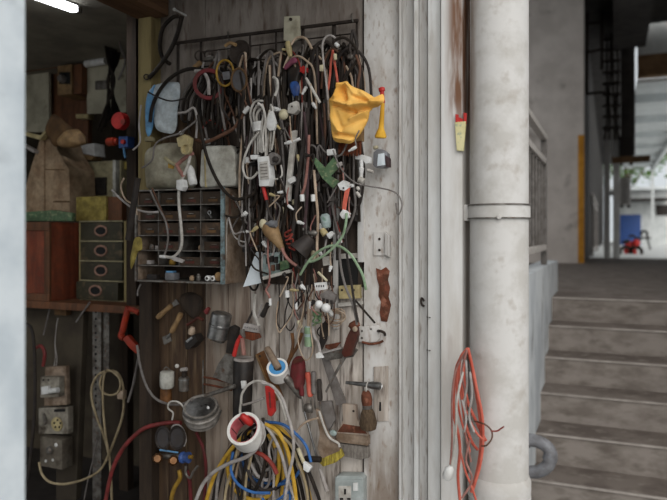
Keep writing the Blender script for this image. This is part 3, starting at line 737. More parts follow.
# lower left: boards, sockets, angle bar, cable coil, saw
one('back_board', flat([(56, 302), (84, 300), (76, 500), (56, 500)], 0, .03, .003, Y=2.1), 'shop_wall', 'dark olive board behind the old wall sockets', 'board')
one('wall_board', flat([(24, 305), (57, 303), (56, 420), (24, 420)], 0, .02, .003, Y=2.14), 'shop_wall', 'dark olive board under the shelf at the foreground wall', 'board')
Yo = 2.04
t = T('socket_board', 'old wooden socket board with white broken switches', 'socket')
t.part('board', flat([(45, 367), (66, 366), (67, 405), (44, 406)], 0, .02, .003, Y=Yo), 'old_handle')
t.part('switch_plate', flat([(40, 377), (59, 377), (59, 397), (40, 398)], 0, .03, .005, Y=Yo - .031), 'old_white')
t.part('rocker', flat([(41, 387), (48, 386), (48, 394), (41, 395)], 0, .014, .003, Y=Yo - .046), 'white_plastic')
for x in (43.5, 48.5): t.part('pin_slot', disc(x, 380, 1.0, 0, [(0, 1), (.002, 1)], 8, Y=Yo - .0312), 'black_ink')
t.part('screw_terminal', rod((50, 391), (58, 390), 2.6, Y=Yo - .040), 'white_plastic'); t.done()
t = T('double_socket', 'white double wall socket with a round black outlet below the broken switches', 'socket')
t.part('plate', flat([(38.5, 408), (68, 407), (68, 434), (38.5, 434)], 0, .03, .004, Y=Yo), 'old_white')
t.part('outlet', disc(57.5, 424, 7, 0, [(0, 1), (.006, 1), (.008, .9)], 20, Y=Yo), 'yellowed_plastic')
for dx, dy in ((-3, -1), (3, -1), (0, -4), (-2, 3), (2, 3)): t.part('pin_hole', disc(57.5 + dx, 424 + dy, 1.1, 0, [(0, 1), (.002, 1)], 8, Y=Yo - .0082), 'black_ink')
t.part('slot', flat([(54, 409.5), (65, 409), (65, 411.5), (54, 412)], 0, .002, 0, Y=Yo - .0022), 'black_ink')
t.part('switch_lever', MB().tube([atY(44, 414, Yo - .001), atY(45.5, 424, Yo - .02)], .006, 8), 'dull_steel'); t.done()
t = T('isolator_box', 'grimy grey isolator box, lowest of the three old sockets', 'socket')
t.part('body', crate(39.5, 440, 62, 466, Yo - .02, .06, .008), 'old_grey')
t.part('knob', disc(50.5, 450, 4, 0, [(0, 1), (.01, .9), (.016, .5)], 16, Y=Yo - .0202), 'dull_steel')
for x, y in ((46, 461), (53, 460)): t.part('screw', disc(x, y, 1.5, 0, [(0, 1), (.003, .8)], 8, Y=Yo - .0202), 'white_plastic')
t.part('lamp', disc(56, 445, 2.2, 0, [(0, 1), (.004, .6)], 12, Y=Yo - .0202), 'white_plastic'); t.done()
t = T('pull_cord', 'pale cord hanging down to the old socket board', 'cord')
t.part('cord', MB().tube(smooth([atY(x, y, 2.05) for x, y in ((58, 318), (56, 330), (55, 345), (55.5, 356), (54, 366))], 5), .002, 6), 'pale_grey_cable')
t.part('second_cord', MB().tube(smooth([atY(x, y, 2.045) for x, y in ((55, 345), (57, 358), (56, 366))], 5), .002, 6), 'pale_grey_cable')
t.part('wall_hook', crate(54, 303, 66, 315, 2.06, .03), 'cloth_brown'); t.done()
one('stick', MB().tube([atY(50, 308, 2.06), atY(43.5, 335, 2.06)], .003, 7), 'grey_cable', 'thin grey stick leaning above the old socket board', 'stick')
one('stick', MB().tube([atY(90, 302, 1.99), atY(76, 322, 1.99)], .0035, 7), 'grey_cable', 'thin grey rod slanting left of the perforated angle bar', 'rod')
one('loop_hose', wire([(26, 324), (31, 328), (34, 345), (35, 380), (34, 420), (28, 480)], 0, 1.6, Y=1.99), 'charcoal', 'dark hose bending down along the foreground wall', 'hose')
one('red_hook', wire([(36, 348), (41, 346), (44.5, 352), (44.5, 358), (43, 366)], 0, 1.7, Y=2.02), 'red_hose', 'dull red hook handle above the old socket board', 'hook')
t = T('angle_bar', 'dark perforated steel angle bar standing behind the cream cable coil', 'bar')
t.part('bar', flat([(92.5, 302), (101, 302), (101, 500), (92.5, 500)], 0, .004, .0005, Y=2.08), 'dull_steel')
t.part('flange', flat([(103, 302), (109, 302), (109, 372), (103, 372)], 0, .004, .0005, Y=2.09), 'dull_steel')
hb = MB()
for k in range(16): hb.lathe(atY(95.8, 312 + k * 7, 2.0798), atY(95.8, 312 + k * 7, 2.0798) + Vector((0, -1, 0)), [(0, .0055), (.001, .0055)], 8)
t.part('holes', hb, 'black_ink'); t.done()
YC = 1.94
t = T('cable_coil', 'cream cable hanging in two loops below the angle bar', 'cable')
t.part('cable', MB().tube(smooth([atY(x, y, YC - .012 * k_ / 12) for k_, (x, y) in enumerate(((106, 371), (98, 375), (92, 386), (92, 400), (97, 418), (104, 436), (109, 456), (111, 478), (112, 505)))], 6), 1.25 * pm(105, YC), 8), 'cream_cable')
t.part('second_loop', MB().tube(smooth([atY(x, y, YC - .02) for x, y in ((107, 371), (116, 372), (122, 382), (124, 400), (122, 418), (116, 436), (108, 456), (100, 470), (85, 479), (65, 484), (50, 482), (42, 474), (39, 462))], 6), 1.25 * pm(105, YC), 8), 'cream_cable')
t.part('inner_loop', MB().tube(smooth([atY(x, y, YC - .03) for x, y in ((107, 370), (113, 372), (120, 380), (119, 391), (112, 395), (104, 393), (100, 385), (102, 376), (107, 371))], 6), 1.1 * pm(105, YC), 8), 'cream_cable')
t.part('hanging_end', MB().tube(smooth([atY(x, y, YC - .036) for x, y in ((105, 371), (103, 385), (103, 405), (105, 430), (108, 450))], 6), 1.1 * pm(105, YC), 8), 'cream_cable')
t.part('plug', crate(117, 391, 123, 399, YC - .03, .02), 'beige_cable')
t.done()
one('thin_wire', wire([(97, 440), (93, 460), (88, 480), (84, 500)], 0, .8, Y=1.98), 'grey_cable', 'thin grey wire running down left of the cream coil ends', 'wire')
Ys = 1.80
t = T('hacksaw', 'red hand saw grip hanging in the gap beside the door', 'saw')
t.part('grip', MB().tube(smooth([atY(x, y, Ys) for x, y in ((128.5, 307), (125.5, 318), (123, 329), (121, 336), (124, 338))], 5), 3.2 * pm(125, Ys), 12), 'orange_red')
t.part('bow', MB().tube(smooth([atY(x, y, Ys) for x, y in ((129, 309), (134, 310), (139, 313))], 4), 2.6 * pm(125, Ys), 12), 'orange_red')
t.part('lower_arm', flat([(122, 339), (127, 335), (133, 342), (139, 348), (136, 354), (129, 348)], 0, .02, .005, Y=Ys - .01), 'orange_red')
t.part('clamp_nut', MB().ball(atY(140, 352, Ys - .01), .008), 'white_plastic'); t.done()
one('cable', wire([(139, 356), (136, 370), (133, 385), (128, 402)], 0, 1.3, Y=1.795), 'grey_cable', 'grey cable hanging from the red saw grip', 'cable')
one('hose', wire([(104, 510), (108, 488), (113, 468), (122, 450), (133, 437), (145, 428), (160, 424), (172, 422.5), (181, 423)], .05, 2.1, 10), 'red_hose', 'dull red hose arching over the lower door corner', 'hose')

# ------------------------------------------------------------------ hanging rack and upper door
t = T('hanging_rack', 'rusty iron rack with thin rods fixed across the top of the door', 'rack')
t.part('top_rod', MB().tube([D(176, 43.3, .035), D(358, 20.5, .035)], .0055, 8), 'iron')
for x, y0, y1, r in ((178, 43, 108, .005), (201, 40, 120, .0045), (250, 34, 110, .003), (276, 31, 110, .003), (303, 27, 120, .005), (334, 23, 60, .006), (357, 20.5, 120, .004)):
    t.part('upright_rod', MB().tube([D(x, y0, .026), D(x, y1, .026)], r, 7), 'iron')
for i in range(4): t.part('cross_wire', MB().tube([D(202, 52 + i * 15, .020), D(357, 33 + i * 15, .020)], .0022, 6), 'iron')
for i in range(9): t.part('mesh_wire', MB().tube([D(212 + i * 16, 50 - i * 2, .017), D(212 + i * 16, 110, .017)], .0016, 6), 'iron')
for x, y in ((228, 32), (352, 14), (284, 27)): t.part('hook_nail', MB().tube(smooth([D(x, y, -.002), D(x, y, .03), D(x, y + 4, .042), D(x + 1, y + 8, .045)], 3), .0022, 6), 'dull_steel')
t.done()
t = T('enamel_tag', 'pale chipped board tag nailed above the rack', 'tag')
t.part('plate', flat([(284, 16.5), (299, 15.5), (300, 38), (292, 43), (283.5, 40)], .050, .008, .0015), 'board_white')
t.part('nail', disc(291, 19.5, 1.6, .0502, [(0, 1), (.006, .8)], 10), 'iron'); t.done()
t = T('rubber_belt', 'black rubber drive belt looped over a nail at the door top left', 'belt')
P = [(178, 16), (172, 18), (163, 28), (160, 42), (161, 54), (166, 61), (170, 64)]
t.part('belt', MB().tube(smooth([D(x, y, .05) for x, y in P], 6), .0065, 8), 'black_rubber')
P = [(182, 16), (178, 32), (173, 45), (166, 57), (158, 68), (149, 78)]
t.part('strap', MB().tube(smooth([D(x, y, .065) for x, y in P], 6), .007, 8), 'black_rubber')
t.part('end_hook', MB().ring(D(146.5, 77, .07), D(146.5, 77, .055), .010, .006, 16), 'iron')
t.part('nail', disc(186, 15.5, 1.6, .0, [(0, .6), (.06, .6), (.062, 1.1), (.066, .8)], 10), 'white_plastic'); t.done()

# ------------------------------------------------------------------ organiser cabinet
YCF = YD - .143; dC = .143
x0, x1 = D(137.5, 235, dC).x, D(222, 235, dC).x; z0, z1 = D(180, 281.5, dC).z, D(180, 189.5, dC).z
t = T('parts_cabinet', 'small parts cabinet with six rows of drawers and wooden sides hanging on the door', 'cabinet')
t.part('side_panel', bx((x1 + .0002, YCF + .004, z0 - .004), (x1 + .007, YD - .001, z1 + .002), .001), 'old_handle', label='bare wooden side with dark stains')
t.part('side_panel', bx((x0 - .006, YCF + .004, z0), (x0 - .0002, YD - .001, z1), .001), 'old_handle')
t.part('back_panel', bx((x0, YD - .010, z0), (x1, YD - .001, z1)), 'panel_dark')
e = .0042
fr = MB()
fr.box((x1 - .003, YCF - .004, z0 - .004), (x1 + .009, YCF + .004, z1 + .003), .001)
fr2 = MB().box((x0 - .008, YCF - .004, z0 - .004), (x0 - .001, YCF + .004, z1 + .003), .001)
fr3 = MB().box((x0, YCF - .003, z0 - e), (x1 - .0035, YCF + .004, z0 + e * .3), .001)
fr4 = MB().box((x0, YCF - .003, z1 - e * .5), (x1 - .0035, YCF + .004, z1 + e * .6), .001)
for q_ in (fr2, fr3, fr4): t.part('edging', q_, 'dull_steel')
t.part('frame', fr, 'galvanised', label='pale blue-green painted metal edging')
RH = (z1 - z0) / 6; CW = (x1 - x0) / 4
for r_ in range(7): t.part('shelf', bx((x0, YCF, z0 + r_ * RH - .0014), (x1, YD - .010, z0 + r_ * RH + .0014)), 'dull_steel')
for r_ in range(1, 6):
    for k in range(1, 4): t.part('divider', bx((x0 + k * CW - .001, YCF + .003, z0 + r_ * RH + .0015), (x0 + k * CW + .001, YD - .011, z0 + (r_ + 1) * RH - .0015)), 'dull_steel')
rnd = random.Random(4)
for r_ in range(1, 6):
    for k in range(4):
        if (r_, k) in ((4, 3), (2, 2), (1, 0), (2, 0), (1, 1)): continue
        a_ = x0 + k * CW + .0022; zb = z0 + r_ * RH + .0022; back = rnd.choice((.003, .004, .012, .02))
        q = t.part('drawer', MB().box((a_, YCF + back, zb), (a_ + CW - .0044, YCF + back + .003, zb + RH * (.78 if r_ in (3, 5) else .55))).box((a_, YCF + back + .003, zb), (a_ + CW - .0044, YD - .02, zb + .002)), 'drawer_dark')
        lw = .018
        t.part('label_holder', bx((a_ + CW / 2 - lw, YCF + back - .002, zb + .006), (a_ + CW / 2 + lw - .004, YCF + back - .0002, zb + .014), .0006), 'mahogany' if rnd.random() < .6 else 'cloth_brown', q)
        t.part('drawer_pull', MB().box((a_ + CW / 2 - .010, YCF + back - .005, zb + .0165), (a_ + CW / 2 + .008, YCF + back - .0002, zb + .019)), 'dull_steel', q)
t.part('hanger_strap', MB().box((x0 + .03, YD - .012, z1 + .001), (x0 + .05, YD - .001, z1 + .05)), 'dull_steel')
t.done()
def shelfz(r_): return z0 + r_ * RH + .0026
# loose bits standing in the open compartments
def bit(x, row, w, h, mt, label, name='small_part', cat='part', dd=.012, rnd_=False):
    xx = D(x, 235, dC).x; zb = shelfz(row); y = YCF + dd; hh = h * pm(x, YCF); ww = w * pm(x, YCF)
    if rnd_: mb = MB().lathe((xx, y + ww / 2, zb), (xx, y + ww / 2, zb + hh), [(0, ww * .4), (.15, ww * .5), (.75, ww * .5), (.8, ww * .35), (1, ww * .35)], 14)
    else: mb = bx((xx - ww / 2, y, zb), (xx + ww / 2, y + .02, zb + hh), .002)
    return one(name, mb, mt, label, cat)
t = T('terminal_block', 'small blue-grey terminal block in the bottom row of the parts cabinet', 'part')
xx = D(167, 235, dC).x; zb = shelfz(0)
t.part('body', bx((xx - .017, YCF + .012, zb), (xx + .017, YCF + .04, zb + .022), .002), 'pvc_grey')
t.part('cap', bx((xx - .012, YCF + .010, zb + .0225), (xx + .012, YCF + .03, zb + .028), .001), 'sky_blue'); t.done()
bit(149, 0, 12, 5, 'black_plastic', 'black flat box in the bottom left corner of the parts cabinet', 'small_box', 'box')
bit(188, 0, 5, 5, 'cardboard', 'small brown bottle cap in the bottom row of the parts cabinet', 'cap', 'cap', rnd_=True)
bit(195, 0, 4, 7, 'dull_steel', 'grey steel bolt standing in the bottom row of the parts cabinet', 'bolt', 'bolt', rnd_=True)
for i, x in enumerate((204.5, 210)):
    xx = D(x, 235, dC).x
    t = T('white_bushing', ('left', 'right')[i] + ' one of two white bushings lying in the bottom row of the parts cabinet', 'bushing', 'white bushings in the parts cabinet')
    c = Vector((xx, YCF + .012, zb + .0085))
    t.part('ring', MB().lathe(c, c + Vector((0, .016, 0)), [(0, .006), (.1, .0085), (1, .0085)], 16), 'white_plastic')
    t.part('bore', MB().lathe(c + Vector((0, -.0008, 0)), c, [(0, .004), (1, .004)], 12), 'charcoal'); t.done()
c = Vector((D(217, 235, dC).x - .004, YCF + .012, zb + .0145))
one('wooden_disc', MB().lathe(c, c + Vector((0, .012, 0)), [(0, .012), (.2, .014), (1, .014)], 18), 'tan_wood', 'tan round wooden disc at the bottom right of the parts cabinet', 'disc')
xx = D(207, 235, dC).x; zb = shelfz(4)
t = T('key_ring', 'steel key ring in the empty compartment at the right of the second row', 'ring')
t.part('ring', MB().ring((xx, YCF + .012, zb + .0195), (xx, YCF + .015, zb + .0195), .0065, .004, 18), 'steel')
t.part('key', MB().tube([(xx + .002, YCF + .012, zb + .013), (xx + .010, YCF + .010, zb + .003)], .0028, 8), 'steel'); t.done()
for i, (x, row, w, h, mt, lb) in enumerate(((148, 2, 6, 5, 'dull_steel', 'grey nut heap left in the fourth row of the parts cabinet'), (154, 2, 4, 4, 'pale_grey_cable', 'pale nut beside the grey one in the fourth row'), (197, 2, 6, 5, 'cardboard', 'tan fitting in the open compartment of the fourth row'), (146, 1, 5, 4, 'pale_grey_cable', 'pale small fitting left in the fifth row of the parts cabinet'), (168, 1, 7, 6, 'brass_yellow', 'brass fitting in the fifth row behind the white lead'))):
    bit(x, row, w, h, mt, lb, 'fitting', 'fitting', rnd_=(i % 2 == 0))
one('yellow_rag', MB().pillow([D(x, y, .172) for x, y in ((134, 239), (141, 238), (142, 249), (138, 252), (135, 262), (131, 269), (131, 256))], .006, .002, 3), 'sponge_yellow', 'pale yellow rag hanging on the left edge of the parts cabinet', 'rag')
# jugs on the cabinet
t = T('plastic_jug', 'dirty squat plastic jug on top left of the parts cabinet', 'jug')
zj = z1 + .005; Yj = YCF + .012
def jug(px, mt, depth, bev): return MB().prism([Vector((D(x, y, dC).x, Yj, max(zj, D(x, y, dC).z))) for x, y in px], (0, depth, 0), bev, 3)
t.part('body', MB().pillow([Vector((p_.x, Yj + .055, max(zj, p_.z))) for p_ in [D(x, y, dC) for x, y in ((138, 191.5), (157, 192), (177, 191.5), (181, 182), (181.5, 158), (178, 149), (168, 141), (150, 140.5), (136, 147), (133.5, 160), (134.5, 182))]], .05, .0012, 4, 14), 'jug_dirty')
t.part('neck_ring', MB().lathe(D(150, 141.5, .09), D(150, 137.5, .09), [(0, .016), (.5, .017), (1, .014)], 16), 'cream_box')
t.done()
t = T('plastic_canister', 'greyish white rectangular plastic canister on top right of the parts cabinet', 'canister')
t.part('body', jug([(197, 191), (232, 191), (233.5, 182), (232, 150), (228, 144.5), (203, 145), (198, 150), (196.5, 182)], 'jug_plastic', .085, .010), 'jug_plastic')
t.part('top_cap', MB().lathe(D(206, 144, .08), D(206, 139, .08), [(0, .014), (1, .013)], 16), 'white_plastic')
t.part('seam', jug([(203, 190), (204.2, 190), (203, 150), (202, 150)], '', .012, .001), 'yellowed_plastic')
for v in t.p[-1][1].v: v.y -= .003
t.done()
t = T('water_bag', 'blue and white plastic packet behind the dirty jug', 'packet')
t.part('packet', MB().pillow([D(x, y, .075) for x, y in ((152, 90), (158, 84), (175, 82), (180, 86), (178, 108), (175, 131), (166, 133), (156, 128), (154, 110))], .018, .003, 6), 'bag_white')
t.part('blue_side', MB().pillow([D(x, y, .085) for x, y in ((147, 98), (151, 88), (155.5, 86), (154, 110), (151.5, 133), (146.5, 133))], .012, .002, 9), 'sky_blue'); t.done()
t = T('adapter_plug', 'cluster of pale plug heads between jug and canister', 'plug')
t.part('body', flat([(176, 138), (184, 134), (188, 137), (187, 146), (178, 147)], .185, .03, .004), 'yellowed_plastic')
t.part('pin', MB().tube([D(182, 135, .18), D(185, 129, .18)], .003, 7), 'dull_steel')
t.part('side_knob', MB().ball(D(181, 133, .172), .006), 'white_plastic'); t.done()
t = T('pipe_cap', 'round white cap ring facing the street between jug and canister', 'cap')
t.part('cap', disc(188.5, 149.5, 5.6, .200, [(0, .9), (.006, 1), (.016, 1), (.016, .75), (.008, .7)], 24), 'yellowed_plastic')
t.done()
t = T('pliers', 'old pliers with pinkish handles lying before the dirty jug', 'pliers')
t.part('jaw', MB().tube(smooth([D(x, y, .185) for x, y in ((165, 158), (170, 162), (177, 165))], 4), .006, 8), 'cream_box')
t.part('handle', MB().tube(smooth([D(x, y, .185) for x, y in ((177, 165), (186, 157), (193, 153))], 4), .006, 8), 'pink_cable')
t.part('handle', MB().tube(smooth([D(x, y, .185) for x, y in ((176, 164), (180, 171), (184, 177))], 4), .006, 8), 'pink_cable')
t.part('tip', flat([(168, 163), (174, 165), (173, 169), (168, 168)], .181, .004, .001), 'brass_yellow'); t.done()
one('white_tube', rod((189, 166), (193.5, 185), 4.4, [(0, .6), (.2, 1), (.9, 1), (1, .8)], .165), 'white_plastic', 'small white plastic tube leaning between jug and canister', 'tube')
t = T('extension_lead', 'white lead with a plug hanging in front of the parts cabinet', 'cable')
t.part('lead', MB().tube(smooth([D(x, y, .185) for x, y in ((191, 152), (188, 165), (182, 180), (179, 190), (179, 205), (181, 225), (182, 240), (180, 250), (173, 257), (165, 256.5))], 6), 1.5 * pm(180, YD - .185), 8), 'white_cable')
t.part('plug', flat([(176, 180), (182, 179), (183.5, 187), (181, 191), (176, 189)], .200, .025, .004), 'white_plastic')
t.part('connector', rod((166, 257), (160, 256.5), 1.7, CYL, .185), 'white_plastic')
t.part('flat_end', flat([(167, 256), (176, 257), (184, 260), (182, 263), (174, 261)], .188, .006, .001), 'pale_grey_cable'); t.done()
one('cable', wire([(150, 190), (157, 205), (165, 220), (168, 235), (167, 247), (164, 256)], .17, 1.0), 'grey_cable', 'grey twin lead in front of the left drawers of the parts cabinet', 'cable')
one('cable', wire([(152, 188), (160, 207), (169, 228)], .163, .9), 'brown_cable', 'brown lead beside the grey twin lead before the drawers', 'cable')
one('cable', wire([(112, 190), (122, 200), (133, 208), (146, 212), (158, 212)], .19, 1.1), 'pale_grey_cable', 'pale cable sweeping in from the left to the parts cabinet', 'cable')
one('cable', wire([(124, 178), (121, 185), (122, 192), (126, 200), (135, 206), (137, 215)], .20, .9), 'beige_cable', 'thin beige cable loop left of the parts cabinet', 'cable')
one('wire_end', wire([(141, 284), (138, 290), (137.5, 296)], .12, .9), 'grey_cable', 'short cut wire under the bottom left corner of the parts cabinet', 'wire')
one('cable', wire([(198, 115), (201, 130), (205, 150), (212, 170), (222, 188), (235, 199), (250, 196), (256, 190)], .165, 1.7), 'black_rubber', 'thick black cable crossing in front of the canister', 'cable')
one('pole', MB().tube([D(128, 240, .22), D(138, 178, .22)], .009, 8), 'charcoal', 'dark rod leaning left of the parts cabinet', 'rod')

# ------------------------------------------------------------------ left upper bundle
rnd = random.Random(21)
one('cable', wire([(150, 122), (152, 108), (157, 95), (166, 82), (178, 73), (190, 69), (203, 70)], .10, 1.9), 'black_rubber', 'thick black cable arching over the blue and white packet', 'cable')
for i in range(9):
    e = rnd.uniform(104, 140); x = 181 + i * 3.6
    px = [(206, 70), (200 + i * .8, 73), (190 + i * 3.2, 84), (x, 100), (x + rnd.uniform(-3, 3), 120), (x + rnd.uniform(-4, 6), e)]
    one('cable', wire(px, .055 + .008 * i, 1.25), 'black_rubber' if i % 3 else 'grey_cable', 'black cable fanning down from the hook above the jugs' if i % 3 else 'grey cable fanning down among the black ones above the jugs', 'cable', 'black cables above the jugs' if i % 3 else 'grey cables above the jugs')
one('cable', wire([(195, 71), (203, 72), (208, 80), (209, 95)], .135, 1.8), 'pale_grey_cable', 'pale shiny cable bend at the top of the black fan', 'cable')
one('thin_lead', wire([(148, 92), (160, 98), (172, 101), (186, 98)], .14, .8), 'black_plastic', 'thin black lead crossing the white packet', 'cable')
one('cable', wire([(178, 113), (186, 112), (194, 108), (197, 120), (196, 138)], .15, 1.2), 'pale_grey_cable', 'pale grey cable bend above the plug heads', 'cable')
one('cable', wire([(203, 128), (208, 121), (214, 122), (220, 128), (226, 134)], .10, 1.0), 'red_cable', 'thin red wire arch above the canister', 'cable')
one('cable', wire([(196, 140), (206, 142), (222, 135), (234, 128), (243, 115), (248, 108)], .14, 1.8), 'brown_cable', 'thick brown cable end slanting right above the canister', 'cable')
one('white_ferrule', rod((244, 113), (249, 107), 2.4, CYL, .150), 'white_plastic', 'white sleeve at the end of the slanting brown cable', 'sleeve')
one('cable', wire([(133, 150), (140, 142), (139, 125), (141, 105)], .13, .9), 'pale_grey_cable', 'thin pale wire hanging over the left end of the dirty jug', 'cable')
one('cable', wire([(142, 168), (152, 160), (155, 145), (165, 138), (180, 133), (197, 120)], .195, .9), 'grey_cable', 'thin grey wire looping in front of the dirty jug', 'cable')
t = T('red_reel', 'dull red cable reel half hidden by black cables at the rack', 'reel')
t.part('flange', MB().ring(D(209, 85, .125), D(209, 85, .125) + Vector((.007, -.012, 0)), .047, .036, 28), 'dark_red'); t.done()
t = T('oval_lens', 'grey oval glass lens in a pale rim hanging on the rack', 'lens')
c = D(239, 80, .06)
n = 26; ov = [D(239 + 7.6 * math.cos(2 * PI * i / n), 80 + 11.5 * math.sin(2 * PI * i / n), .142) for i in range(n)]
t.part('rim', MB().tube(ov, .0035, 7, True), 'cloth_brown'); t.part('glass', MB().prism(ov, (0, .004, 0)), 'glass_dark')
t.part('stem', MB().tube(smooth([D(x, y, .14) for x, y in ((239, 91), (243, 97), (247, 106))], 4), .003, 6), 'brown_cable'); t.done()
t = T('pan_lid', 'dark round pan lid with a brown rim behind the oval lens', 'lid')
t.part('dish', disc(241, 53, 12.5, .118, [(0, .9), (.006, 1), (.010, .95), (.006, .8)], 30), 'iron')
t.part('grip', MB().tube(smooth([D(x, y, .135) for x, y in ((225, 46), (230, 43), (236, 45))], 4), .005, 7), 'tan_wood'); t.done()
n = 26; ov = [D(225 + 8.5 * math.cos(2 * PI * i / n), 73 + 13 * math.sin(2 * PI * i / n), .132) for i in range(n)]
t = T('brass_hoop', 'thin brass hoop with a grey blue disc left of the oval lens', 'hoop')
t.part('hoop', MB().tube(ov, .0035, 7, True), 'brass_yellow'); t.part('disc', flat([(222, 72), (229, 71), (230, 79), (223, 80)], .136, .006, .002), 'pvc_grey'); t.done()
t = T('iron_shackle', 'dark iron ring and shackle on the left end of the rack', 'shackle')
t.part('ring', MB().ring(D(200, 56, .05), D(200, 56, .04), 5.5 * pm(200), 4 * pm(200), 24), 'iron')
t.part('ring', MB().ring(D(209, 55, .045), D(209, 55, .036), 5 * pm(200), 3.4 * pm(200), 24), 'iron')
t.part('bolt', rod((204, 60), (214, 58), 2.4, CYL, .055), 'dull_steel'); t.done()
one('wooden_peg', rod((194, 68), (201, 62), 2.6, HANDLE, .06), 'tan_wood', 'small tan wooden peg left on the rack by the black fan', 'peg')

# ------------------------------------------------------------------ signature things in the tangle
t = T('yellow_cloth', 'yellow-orange duster cloth draped over a brush on the door', 'cloth')
poly = [(329.2, 102), (334, 93), (340, 84), (346.5, 81), (353, 86.5), (363, 90.5), (371, 95), (377, 98.5), (382.5, 94), (384.5, 100), (381.5, 104.5), (372, 107.5), (369, 116), (365, 126), (357.5, 138), (351, 143.5), (343, 143), (335.5, 141.5), (332, 136), (331, 120)]
rg = [((331, 101), (352, 107), .010, 2.2), ((352, 107), (381, 102), .012, 2.0), ((337, 97), (341, 86), .016, 2.6), ((341, 86), (350, 85), .014, 2.4), ((350, 85), (356, 94), .008, 2.0),
      ((345, 92), (347, 100), -.018, 2.6), ((336, 106), (356, 113), -.012, 2.0), ((356, 113), (377, 107), -.010, 1.8), ((374, 109), (352, 120), .006, 1.6), ((366, 119), (346, 128), -.006, 1.8),
      ((362, 92), (374, 102), .008, 2.0), ((357, 98), (370, 103), -.009, 1.6), ((334, 134), (355, 137), -.008, 1.5), ((335, 138), (352, 141.5), .006, 1.3), ((331, 116), (340, 132), .006, 2.0), ((337, 112), (344, 130), -.005, 1.8)]
um = pm(350)
t.part('cloth', MB().pillow([D(x, y, .175) for x, y in poly], .018, .0026, 12, 30, [(D(*a_, .175), D(*b_, .175), am, wd * um) for a_, b_, am, wd in rg]), 'cloth_yellow'); t.done()
t = T('bristle_brush', 'wide brush with rust red bristles showing below the yellow cloth', 'brush')
t.part('stock', flat([(336, 125), (362, 123), (362, 141), (338, 143)], .140, .02, .004), 'tan_wood')
rr = random.Random(3)
bm_ = MB()
for i in range(60):
    x = 338.5 + (i % 30) * .78; d_ = .136 if i < 30 else .128
    bm_.tube([D(x, 140, d_), D(x + rr.uniform(-.5, .8), 155 + rr.uniform(-1.5, 1.5), d_ + rr.uniform(-.004, .004))], .0014, 5, rend=.0007)
i_ = t.part('bristles', bm_, 'bristle_rust'); t.done()
bpy.data.objects['bristles']['kind'] = 'stuff'
t = T('yellow_brush', 'yellow handled tool with a red tip hanging right of the yellow cloth', 'brush')
t.part('handle', MB().lathe(D(382.8, 103, .10), D(380.5, 138, .10), [(0, .0055), (.5, .007), (.72, .008), (.84, .013), (.95, .017), (1, .015)], 16, .7), 'brush_yellow')
t.part('tip', MB().lathe(D(381.5, 87, .10), D(382.8, 103, .10), [(0, .004), (.06, .009), (.25, .009), (.3, .006), (1, .0065)], 16, .7), 'red_plastic'); t.done()
t = T('grey_bottle', 'small blue-grey bottle with a dark label under the yellow handled tool', 'bottle')
t.part('bottle', MB().prism([D(x, y, .075) for x, y in ((373, 152), (377, 149), (382, 149), (387, 153), (387.5, 166), (384, 168), (375, 167.5), (372.5, 165))], (0, .03, 0), .005), 'pvc_grey')
t.part('label', flat([(378, 154), (384, 153), (385.5, 165), (377, 166)], .078, .004, .001), 'blue_white_paint')
t.part('cap', rod((376, 149), (375.5, 146), 2.6, CYL, .065), 'gold_tape')
t.part('side_grip', flat([(385, 155), (389, 158), (389, 167), (386, 167)], .081, .02, .002), 'purple_cable'); t.done()
t = T('circuit_board', 'green L-shaped circuit board tilted in the tangle below the yellow cloth', 'circuit board')
t.part('board', flat([(312, 160), (315, 157.5), (325, 167.5), (333, 157.5), (340, 166), (330.5, 176), (339, 181), (333, 188.5), (322, 178)], .17, .006, .001), 'pcb_green')
t.part('clip', flat([(336, 164), (341, 161.5), (342, 165), (338, 168)], .174, .008, .001), 'pale_grey_cable'); t.done()
one('connector', flat([(326.5, 149.5), (334, 148.5), (335, 154.5), (327, 155.5)], .172, .012, .002), 'white_plastic', 'white square connector just above the green circuit board', 'connector')
t = T('white_socket', 'white lamp socket body at the lower tip of the green circuit board', 'socket')
t.part('body', MB().prism([D(x, y, .178) for x, y in ((337, 184), (343, 180), (348, 182), (350, 187), (345, 191), (340, 190))], (0, .015, 0), .003), 'white_plastic')
t.part('lug', MB().tube(smooth([D(x, y, .176) for x, y in ((348, 186), (352, 185), (353, 187))], 3), .004, 8), 'white_plastic')
t.part('screw', disc(343.5, 188, 1, .1785, [(0, 1), (.002, .8)], 8), 'iron'); t.done()
t = T('plastic_bracket', 'white T-shaped plastic bracket beside the rust red bristles', 'bracket')
t.part('bar', MB().prism([D(x, y, .12) for x, y in ((355, 156), (362, 154.5), (370, 157), (370, 163), (365, 164), (363, 160), (355, 159))], (0, .015, 0), .002), 'white_plastic')
t.part('stem', rod((361.5, 160), (361, 184), 2.4, [(0, 1), (.3, .8), (.35, 1.2), (.6, .8), (1, .9)], .115), 'white_plastic')
t.part('foot', rod((359, 179), (364, 182), 3.4, CYL, .117), 'white_cable'); t.done()
for i, (a_, b_) in enumerate((((357, 187), (359, 190)), ((356.5, 192), (360, 197)), ((367, 170), (373, 172)))):
    one('wire_joint', rod(a_, b_, 2.0, [(0, .7), (.3, 1), (1, .8)], .125), 'white_cable', ('white wire joint just under the white T bracket', 'white wire joint second below the white T bracket', 'small cream peg right of the white T bracket')[i], 'joint')
one('thin_wire', wire([(333, 150), (338, 163), (345, 174), (356, 183), (368, 186), (380, 188), (392, 191), (399, 196), (402, 206), (398, 215), (396, 203)], .185, .75), 'grey_cable', 'thin grey wire running out over the bare door stile', 'wire')
t = T('power_adapter', 'white power adapter brick with a red lead hanging in the white cables', 'adapter')
